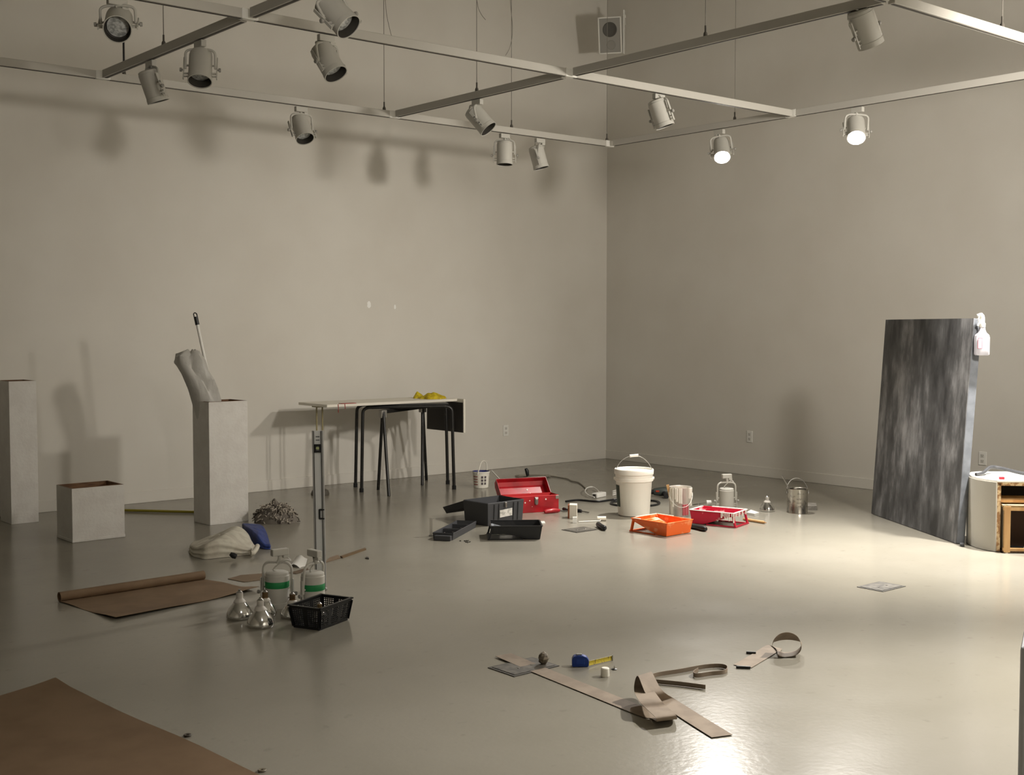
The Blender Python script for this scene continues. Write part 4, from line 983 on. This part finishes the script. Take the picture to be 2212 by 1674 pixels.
slab('wood_block', 'thin brown wood block standing against the white carton', 'block', [(1226.5, 1120), (1229.8, 1120.2), (1230.8, 1116), (1227.5, 1116)], .105, mat('block_brown', (132, 74, 44), .6))
slab('paper_tag', 'tiny white paper tag upright before the white carton', 'tag', [(1237, 1130), (1246, 1130), (1246, 1128.5), (1237, 1128.5)], .045, m_white)
t = thing('mini_roller', 'thin white mini roller frame lying on the lit floor', 'roller', fl(1250, 1127)); b0 = fl(1250, 1127)
MB().tube([p-b0 for p in (fl(1250, 1127, .006), fl(1296, 1125, .006), fl(1300, 1120, .012))], .004, 7).build('frame', m_white, t, smooth=True)
MB().tube([fl(1290, 1120, .018)-b0, fl(1309, 1120, .018)-b0], .018, 14).build('cover', mat('roller_nap', (232, 226, 212), .9), t, smooth=True)
tool('hand_tool', 'short black handled tool lying before the mini roller', 'hand tool', fl(1291, 1132, .02), fl(1308, 1142, .02), .02, m_black, m_black, frac=.9)
tool('paint_brush', 'black brush handle poking out between orange and crimson trays', 'brush', fl(1525, 1143, .02), fl(1486, 1134, .02), .021, m_black, m_black, frac=.85)
t = thing('paint_roller', 'thin steel roller frame with white end cap behind crimson tray', 'roller', fl(1497, 1090)); b0 = fl(1497, 1090)
MB().tube([p-b0 for p in smoothpath([fl(1497, 1090, .006), fl(1510, 1088, .006), fl(1528, 1086, .03)], 4)], .005, 7).build('frame', m_steel, t, smooth=True)
MB().tube([fl(1526, 1087, .03)-b0, fl(1536, 1087, .03)-b0], .026, 14).build('end_cap', m_white, t, smooth=True)
t = tool('pencil', 'pale wooden pencil-like stick beside the crimson tray', 'stick', fl(1606, 1121, .012), fl(1655, 1129, .012), .012, m_wood, m_wood, frac=.93)
slab('paper_scrap', 'white folded paper scrap lying behind the crimson tray', 'paper', [(1612, 1112), (1630, 1115), (1640, 1112), (1622, 1106)], .02, m_white)
slab('paper_scrap', 'thin white paper scrap between grey toolbox and black tray', 'paper', [(1150, 1133), (1178, 1131), (1176, 1127), (1150, 1128)], .006, m_white)
p = fl(1176, 1110); t = thing('red_marker', 'red handled tool lying in front of the red toolbox', 'hand tool', p, ang(fl(1208, 1107)-p)); l_ = (fl(1208, 1107)-p).length
MB().tube([(0, 0, .016), (.02, 0, .02), (l_*.6, 0, .021), (l_, 0, .017)], [.012, .018, .02, .014], 10).build('handle', m_red, t, smooth=True); MB().tube([(l_, 0, .016), (l_+.04, -.01, .01), (l_+.08, .0, .008)], [.006, .005, .004], 8).build('shank', m_lampdark, t, smooth=True)
MB().tube([(0,0,.016),(-.004,0,.016)], .006, 6).build('butt', m_red, t)
# ------------------------------------------------------------------ big dark panel and its spray bottle
BL, BR = fl(1882, 1110), fl(2065, 1175); u = BR-BL; wdp = u.length; rz = ang(u)
nb = V((-u.y, u.x, 0)).normalized()
if nb.dot(FW) < 0: nb = -nb
lean = .10; Hh = 1.585; th = .06
t = thing('painted_panel', 'tall grey-black brushed panel leaning beside the white cabinet', 'panel', BL, rz)
def panel_mat():
    m = bpy.data.materials.new('streaky_grey'); m.use_nodes = True; nt = m.node_tree; N = nt.nodes; L = nt.links; b = N['Principled BSDF']
    tc = N.new('ShaderNodeTexCoord'); mp = N.new('ShaderNodeMapping'); mp.inputs['Scale'].default_value = (1, 1, .30); L.new(tc.outputs['Object'], mp.inputs['Vector'])
    a = N.new('ShaderNodeTexNoise'); a.inputs['Scale'].default_value = 10; a.inputs['Detail'].default_value = 9; a.inputs['Roughness'].default_value = .62; L.new(mp.outputs['Vector'], a.inputs['Vector'])
    mp2 = N.new('ShaderNodeMapping'); mp2.inputs['Scale'].default_value = (1, 1, .55); mp2.inputs['Location'].default_value = (3.1, 0, 1.7); L.new(tc.outputs['Object'], mp2.inputs['Vector'])
    c = N.new('ShaderNodeTexNoise'); c.inputs['Scale'].default_value = 2.6; c.inputs['Detail'].default_value = 4; L.new(mp2.outputs['Vector'], c.inputs['Vector'])
    ad = N.new('ShaderNodeMath'); ad.operation = 'ADD'; L.new(a.outputs['Fac'], ad.inputs[0]); L.new(c.outputs['Fac'], ad.inputs[1])
    cr = N.new('ShaderNodeValToRGB'); L.new(ad.outputs[0], cr.inputs['Fac'])
    mr = N.new('ShaderNodeMapRange'); mr.inputs['From Min'].default_value = .72; mr.inputs['From Max'].default_value = 1.32; L.new(ad.outputs[0], mr.inputs['Value']); L.new(mr.outputs['Result'], cr.inputs['Fac'])
    e = cr.color_ramp.elements; e[0].position = 0.1; e[0].color = (*lin((44, 44, 45)), 1); e[1].position = .95; e[1].color = (*lin((150, 150, 151)), 1)
    k = e.new(.5); k.color = (*lin((84, 84, 85)), 1)
    L.new(cr.outputs['Color'], b.inputs['Base Color']); b.inputs['Roughness'].default_value = .55
    return m
sg = 1 if nb.dot(V((-math.sin(rz), math.cos(rz), 0))) > 0 else -1
Rl = M4.Rotation(-sg*math.atan(lean/Hh), 4, 'X')
zl = .0 if sg > 0 else 0.
mb = MB(); mb.T = M4.Translation((0, 0, .004)) @ Rl
mb.box((wdp/2, sg*.002, Hh/2), (wdp, .004, Hh)); mb.build('painted_face', panel_mat(), t)
mb = MB(); mb.T = M4.Translation((0, 0, .004)) @ Rl
mb.box((wdp/2, sg*(.004+th/2), Hh/2), (wdp, th, Hh)); mb.build('frame_body', mat('panel_edge', (112, 116, 122), .6, c2=(98, 102, 108), scale=10), t, bev=.003)
# spray bottle hooked on the top edge
tc_ = at(2121, 735, dep(BR)-.02)
t = thing('spray_bottle', 'translucent white spray bottle hooked over the panel corner', 'spray bottle', tc_-V((0, 0, .105)), ang(RT))
m_bot = mat('frosted_plastic', (196, 194, 200), .35, trans=.25)
bw = .046
def rr_(w_, d_, n=20): return [V((w_*max(-1, min(1, 1.25*math.cos(a_))), d_*max(-1, min(1, 1.25*math.sin(a_))), 0)) for a_ in [2*PI*k/n for k in range(n)]]
rows = []
for w_, d_, z in ((.040, .026, 0), (.046, .030, .006), (.0465, .031, .06), (.0465, .031, .125), (.042, .028, .143), (.026, .022, .158), (.019, .019, .175), (.016, .016, .20), (.017, .017, .204)):
    rows.append([p+V((0, 0, z)) for p in rr_(w_, d_)])
mb = MB(); mb.grid(rows, True); mb.add(rows[0], [tuple(range(19, -1, -1))]); mb.build('bottle', m_bot, t, smooth=True)
MB().lathe([(.021, .196), (.0225, .2), (.0225, .222), (.017, .226)], 20).build('collar', m_white, t, smooth=True)
hd = MB(); hd.tube(smoothpath([(.0, 0, .224), (.002, 0, .25), (-.002, 0, .275), (-.012, 0, .288)], 4), [.016]*5+[.015]*4+[.012]*4, 10); hd.build('spray_head', m_white, t, smooth=True)
MB().tube([(-.008, 0, .286), (-.03, 0, .279), (-.036, 0, .277)], [.010, .009, .010], 10).build('nozzle', m_white, t, smooth=True)
MB().tube(smoothpath([(-.018, 0, .276), (-.026, 0, .255), (-.022, 0, .228), (-.03, 0, .205)], 4), .006, 8).build('trigger', m_white, t, smooth=True)
MB().box((-.024, -.032, .085), (.028, .002, .07)).build('label', mat('label_pink', (220, 198, 204), .5), t)
fr = MB()
for dx, dz, sx, sz in ((0, .035, .03, .003), (0, -.035, .03, .003), (-.014, 0, .003, .07), (.014, 0, .003, .07)): fr.box((-.024+dx, -.0335, .085+dz), (sx, .001, sz))
fr.build('label_border', mat('label_red', (190, 90, 110), .5), t)
# ------------------------------------------------------------------ white cabinet with wooden bays
cf = fl(2152, 1192); rz = ang(RT)+math.radians(-6); h = .475
t = thing('open_cabinet', 'low white rounded cabinet with rough wooden open bays', 'cabinet', cf, rz)
W_, Dp_ = .85, .5
poly = [(0, 0), (W_, 0), (W_, Dp_), (.05, Dp_)]+[(-.05-.13*math.sin(k*PI/8)*1.0+.1*(k/4), Dp_-.02-(Dp_-.02)*k/6*1.0) for k in range(0, 5)][::1]
poly = [(0, 0), (W_, 0), (W_, Dp_), (.02, Dp_), (-.05, Dp_*.9), (-.09, Dp_*.72), (-.10, Dp_*.5), (-.085, Dp_*.28), (-.045, Dp_*.1)]
m_cab = mat('cabinet_white', (172, 168, 158), .5)
def shell(poly, z0, z1): return MB().prism(poly, z0, z1)
side = MB()
pp = poly[2:]+[poly[0]]
side.grid([[V((x, y, .004)) for x, y in pp], [V((x, y, h)) for x, y in pp]]); side.build('curved_side', m_cab, t, smooth=True, solid=.015, off=1.)
tp_ = [((x-.3)*1.02+.3, (y-.25)*1.02+.25) for x, y in poly]
shell(tp_, h, h+.016).build('top', m_white, t, bev=.004)
m_edge = mat('torn_board', (150, 112, 74), .8, c2=(206, 182, 142), scale=30, lo=.45, hi=.55)
MB().box((.012, .02, h/2), (.024, .04, h-.01)).build('post', m_edge, t)
MB().box((W_/2, .02, h-.012), (W_, .04, .022)).build('top_rail', m_edge, t)
MB().box((W_/2, .13, .345), (W_-.05, .22, .02)).build('shelf', m_wood, t)
MB().box((W_-.01, Dp_/2, h/2), (.02, Dp_, h-.004)).build('end_panel', m_cab, t)
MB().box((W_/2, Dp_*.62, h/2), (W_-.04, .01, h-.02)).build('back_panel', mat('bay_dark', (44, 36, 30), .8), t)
# rough wooden crate pushed into the lower bay
o0 = cf+(M4.Rotation(rz, 4, 'Z') @ V((.03, -.05, 0))); t = thing('wooden_crate', 'rough open-fronted wooden crate in front of cabinet bay', 'crate', o0, rz)
cw, chh, cdp = .52, .325, .22; k_ = .05
for x, nm in ((k_/2, 'side_panel'), (cw-k_/2, 'side_panel')): MB().box((x, cdp/2, chh/2), (k_ if 0 else .018, cdp, chh)).build(nm, mat('crate_white', (226, 214, 190), .6), t, bev=.002)
MB().box((cw/2, .012, chh-.018), (cw, .024, .036)).build('top_rail', m_wood, t, bev=.003)
MB().box((cw/2, .012, .02), (cw, .024, .032)).build('bottom_rail', m_wood, t, bev=.003)
for x in (.025, cw-.025): MB().box((x, .010, chh/2), (.042, .022, chh-.01)).build('front_post', m_wood, t, bev=.003)
MB().box((cw/2, cdp/2, chh-.006), (cw, cdp, .012)).build('top_board', mat('crate_top', (222, 196, 150), .6), t)
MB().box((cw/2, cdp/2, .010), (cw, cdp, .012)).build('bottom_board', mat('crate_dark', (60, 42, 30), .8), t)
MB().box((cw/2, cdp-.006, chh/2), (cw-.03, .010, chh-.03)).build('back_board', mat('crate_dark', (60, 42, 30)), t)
c0 = o0+(M4.Rotation(rz, 4, 'Z') @ V((.10, .06, 0)))
t2 = thing('marker', 'black marker pen with white tip inside the wooden crate', 'pen', V((c0.x, c0.y, .0165)), rz)
MB().tube([(-.03, .03, .012), (.05, -.005, .012)], .011, 10).build('barrel', m_black, t2, smooth=True); MB().tube([(.05, -.005, .012), (.065, -.012, .012)], .007, 8).build('tip', m_white, t2, smooth=True)
# things on the cabinet
ct = h+.016
def onc(x, y, z): return cf+(M4.Rotation(rz, 4, 'Z') @ V((x, y, z)))
b0 = onc(.02, .25, ct)
o = MB().tube(smoothpath([onc(-.09, .2, ct+.012)-b0, onc(-.03, .24, ct+.02)-b0, onc(.05, .36, ct+.045)-b0, onc(.12, .38, ct+.04)-b0, onc(.25, .27, ct+.015)-b0, onc(.4, .2, ct+.013)-b0], 6), .012, 8).build('rubber_hose', m_grey, loc=b0, smooth=True); tag(o, 'dark grey rubber hose bent across the white cabinet top', 'hose')
b0 = onc(.1, .12, ct)
mb = MB(); mb.T = M4.Rotation(rz+.2, 4, 'Z'); mb.box((.03, .1, .002), (.21, .15, .003)); tag(mb.build('paper_sheet', mat('paper_white', (232, 230, 224), .7, c2=(196, 194, 190), scale=24, lo=.55, hi=.6), loc=b0), 'white printed paper sheet lying on the white cabinet', 'paper')
b0 = onc(.035, .03, ct); mb = MB(); mb.T = M4.Rotation(rz, 4, 'Z'); mb.box((0, 0, .009), (.034, .02, .018)); tag(mb.build('eraser', mat('eraser_red', (166, 40, 54), .6), loc=b0, bev=.003), 'small red block on the edge of the white cabinet', 'block')
# debris at the foot of the panel
p = fl(2078, 1180); tag(MB().box((0, 0, .012), (.05, .03, .024), M4.Rotation(.6, 3, 'Z')).build('plastic_clip', m_grey, loc=p, bev=.008), 'small dark plastic clip at the foot of leaning panel', 'clip')
# grey plinth cut by the frame
D = 3.5; lt_ = at(2204, 1397, D); r0 = V((lt_.x, lt_.y, 0)); t = thing('grey_plinth', 'plain grey plinth with rounded top edges, alone on the open floor', 'plinth', r0, ang(RT)-math.radians(25))
MB().box((.2, .2, lt_.z/2), (.4, .4, lt_.z)).build('shell', mat('plinth_grey', (188, 190, 192), .6), t, bev=.012)
MB().box((.2, .2, .01), (.404, .404, .02)).build('base_edge', mat('plinth_grey', (128, 130, 132)), t)
